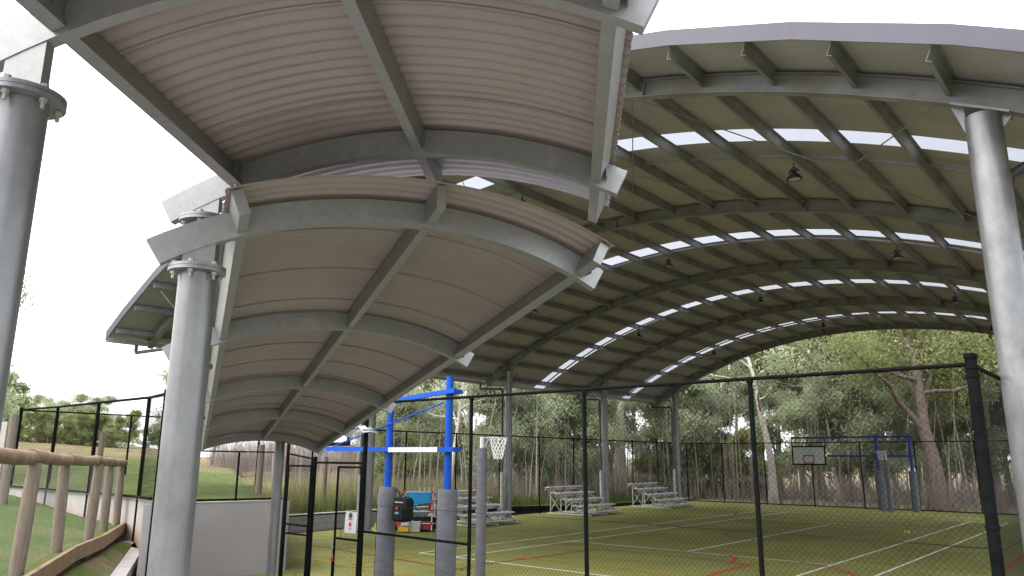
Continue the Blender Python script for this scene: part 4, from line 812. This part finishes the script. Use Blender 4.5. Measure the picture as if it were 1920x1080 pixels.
def plant(kind, xy, z=-.06, s=1., rz=None, label=None, hs=1.):
    global placed
    src = T[kind]; o = dup(src) if kind in used else src; used.add(kind); placed += 1
    o.location = (float(xy[0]), float(xy[1]), float(z)); o.rotation_euler = (0, 0, random.uniform(0, 6.28) if rz is None else rz); o.scale = (s, s, s*hs)
    lb, gp = LAB[kind]
    if label: tag(o, label, 'tree'); 
    else: tag(o, lb+' '+ZONE[0], 'tree', gp+' '+ZONE[0])
    if label and 'group' in o: del o['group']
    return o
# the trees one can pick out
plant('big_grey', pxaz(1163, 56), s=1.15, rz=1.0, label='massive grey gum trunk rising behind the bleachers under the roof edge')
plant('big_dark', pxaz(1748, 49), s=1.1, rz=3.4, label='massive dark gum with crooked limbs behind the far goal, beside the corner post')
plant('bare', pxaz(1444, 50.5), s=1.5, rz=.4, hs=.75, label='thick pale gum trunk right behind the far fence')
plant('bare', pxaz(1570, 56), s=.9, rz=2.0, label='forked pale gum stem behind the far backboard')
plant('bare', pxaz(1372, 62), s=1.0, rz=5.0, label='tall half-bare gum standing against the white sky beyond the roof edge')
plant('bare', pxaz(846, 44), s=.85, rz=4.2, label='thin bare-topped gum in the sky gap beside the blue goal post')
def outside(px, D):      # keep every forest tree clear of the court and its roof
    while True:
        P = pxaz(px, D)
        if P[0] < -28.5 or P[1] > 49.5: return P
        D += .5
ZONE[0] = 'behind the long side fence'
rr_ = random.Random(5)
for px in range(872, 1270, 27):
    plant(rr_.choice(['tall_grey', 'tall_olive', 'tall_grey', 'bushy']), outside(px+rr_.uniform(-10, 10), rr_.uniform(58, 74)), s=rr_.uniform(.9, 1.15))
for px in range(700, 1262, 40):
    x = px+rr_.uniform(-12, 12); lowk = px < 860
    if 1120 < x < 1205: continue
    plant(rr_.choice(['bushy', 'bushy', 'low', 'slim']), outside(x, rr_.uniform(44, 56)), s=rr_.uniform(.62, .85) if lowk else rr_.uniform(.8, 1.0))
for px in range(690, 840, 33): plant('bushy', pxaz(px, rr_.uniform(70, 85)), s=rr_.uniform(.75, .95))
ZONE[0] = 'behind the far fence'
for px in range(1286, 1425, 30): plant(rr_.choice(['bushy', 'low', 'slim']), outside(px+rr_.uniform(-8, 8), rr_.uniform(58, 74)), s=rr_.uniform(.72, .9))
for px in range(1440, 1960, 30): plant(rr_.choice(['tall_grey', 'tall_olive', 'tall_olive', 'bushy']), pxaz(px+rr_.uniform(-12, 12), rr_.uniform(58, 78)), s=rr_.uniform(.95, 1.25))
for px in range(1300, 1960, 52): plant(rr_.choice(['slim', 'low', 'bushy', 'slim']), pxaz(px+rr_.uniform(-15, 15), rr_.uniform(54, 60)), s=rr_.uniform(.7, .95))
for px in range(1960, 2300, 45): plant('tall_olive', pxaz(px, rr_.uniform(55, 70)), s=1.1)
ZONE[0] = 'beyond the dry grass field'
def field_z(az, D): return 1.5+max(0, min(D, 95)-22)*np.interp(az, (-90, -72, -66, -60, -52), (.043, .043, .034, .014, .012))
for az, D, s_, k in ((-73.9, 78, .85, 'round_green'), (-72.6, 84, .6, 'bushy'), (-71.6, 80, .58, 'bushy'), (-70.7, 86, .66, 'bushy'), (-69.7, 82, .62, 'bushy'), (-68.8, 90, .68, 'bushy'), (-68.0, 84, .45, 'bushy'), (-66.6, 140, .45, 'bushy'), (-65.7, 130, .55, 'bushy'), (-67.2, 135, .42, 'bushy'), (-64.9, 120, .5, 'round_green')):
    plant(k, azd(az, D), field_z(az, D)-.9, s_*.82)
for az in np.arange(-74.5, -66.9, .62): D = 74+3*math.sin(az*9); plant('low', azd(az, D), field_z(az, D)-.5, rr_.uniform(.42, .62))
plant('bushy', azd(-63.3, 58), field_z(-63, 58)-.2, .78, label='grey-green tree rising behind the pale canopy column at the field edge')
plant('bushy', azd(-61.6, 62), field_z(-62, 62)-.2, .72, label='second grey-green field tree, half hidden by the canopy column')
plant('bushy', azd(-78.6, 33), 1.8, .98, label='leafy gum branch reaching in beside the thick leaning-in column')
for az, D in ((-60, 88), (-58.5, 92), (-57, 86), (-55.5, 90), (-54, 84), (-52.5, 80), (-51.3, 76)): plant(rr_.choice(['bare', 'slim', 'low']), azd(az, D), field_z(az, D)-.3, rr_.uniform(.45, .6))
# undergrowth: countless thin stems and twigs between the trees
def stems(name, n, pos, hmin, hmax, wmin, wmax, seed, material, lean=.1, z=None):
    r_ = np.random.default_rng(seed); P = pos(r_, n); h = r_.uniform(hmin, hmax, n); wv = r_.uniform(wmin, wmax, n); a = r_.uniform(0, 2*math.pi, n); ln = r_.normal(0, lean, (n, 2))*h[:, None]
    b = np.c_[P, np.full(n, -.08) if z is None else z(P)]; sd_ = np.c_[np.cos(a), np.sin(a), np.zeros(n)]*wv[:, None]; top = b+np.c_[ln, h]; mid = b+np.c_[ln*.35, h*.5]
    V = np.stack([b-sd_, b+sd_, mid+sd_*.8, mid-sd_*.8, top+sd_*.25, top-sd_*.25], 1).reshape(-1, 3); m_ = MB(); k = np.arange(n)*6
    m_.v = [V]; m_.n = len(V); m_.f = [q for i in k.tolist() for q in ((i, i+1, i+2, i+3), (i+3, i+2, i+4, i+5))]; m_.tone = np.repeat(np.clip(r_.normal(.5, .22, n), 0, 1), 6); o = m_.build(name, material); return o
def far_pos(r_, n): return np.c_[r_.uniform(-48, 20, n), 46.2+r_.uniform(0, 1, n)**1.5*26]
def side_pos(r_, n): y = r_.uniform(27, 62, n); return np.c_[-26-r_.uniform(0, 1, n)**1.4*30, y]
def fieldedge(r_, n): D = r_.uniform(60, 88, n); az = np.radians(r_.uniform(-61.5, -49, n)); return np.c_[np.sin(az)*D, np.cos(az)*D]
U = 'undergrowth'
tag(stems(U, 9000, far_pos, .5, 2.6, .006, .02, 41, 'twig', .38), 'grey-brown brush on the forest floor behind the far fence', U, kind='stuff')
tag(stems(U, 420, far_pos, 3, 8, .02, .06, 51, 'twig', .05), 'thin grey saplings crowding the forest behind the far fence', U, kind='stuff')
tag(stems(U, 9000, side_pos, .5, 2.4, .006, .02, 42, 'twig', .38), 'grey-brown brush behind the long side fence', U, kind='stuff')
tag(stems(U, 380, side_pos, 3, 7, .02, .055, 52, 'twig', .06), 'thin grey saplings behind the long side fence', U, kind='stuff')
tag(stems(U, 9000, fieldedge, .6, 3.6, .004, .014, 43, 'twig', .5, lambda P: np.full(len(P), 1.5)), 'grey-brown scrub on the far side of the field', U, kind='stuff')
tag(stems('tall_grass', 5200, lambda r_, n: np.c_[-24.9-r_.uniform(0, 1, n)**1.3*7, r_.uniform(14.8, 30, n)], .5, 1.25, .006, .014, 44, 'grass_dry', .2, lambda P: .45+(-24.5-P[:, 0])*.012), 'tall seeding grass above the low block wall', 'grass', kind='stuff')
tag(stems('tall_grass', 5200, lambda r_, n: np.c_[-24.9-r_.uniform(0, 1, n)**1.6*4, r_.uniform(14.8, 44, n)], .25, .7, .008, .02, 45, 'grass_green', .25, lambda P: np.interp(P[:, 1], (14, 24, 36, 60), (.55, .45, .1, -.05))), 'green weeds growing along the foot of the side fence', 'grass', kind='stuff')
def lawn_pos(r_, n): i = r_.integers(0, 5, n); k = r_.uniform(0, 1, n); A_ = np.array([p[:2] for p in allp]); P = A_[i]*(1-k)[:, None]+A_[i+1]*k[:, None]; return P+np.c_[-r_.uniform(.05, 1, n)**1.5*9, -r_.uniform(0, 1, n)*2]
tag(stems('lawn_grass', 16000, lawn_pos, .03, .10, .003, .006, 46, 'grass_green', .4, lambda P: np.full(len(P), 1.47)+np.clip((-P[:, 0]-9), 0, 12)*-.006), 'short green blades of the lawn behind the log fence', 'grass', kind='stuff')
for k, src in T.items():
    if k not in used: src.location = (0, 400, 0)
print('objects', len(bpy.data.objects), 'trees', placed, 'tris', sum(len(p.vertices)-2 for me in bpy.data.meshes for p in me.polygons))
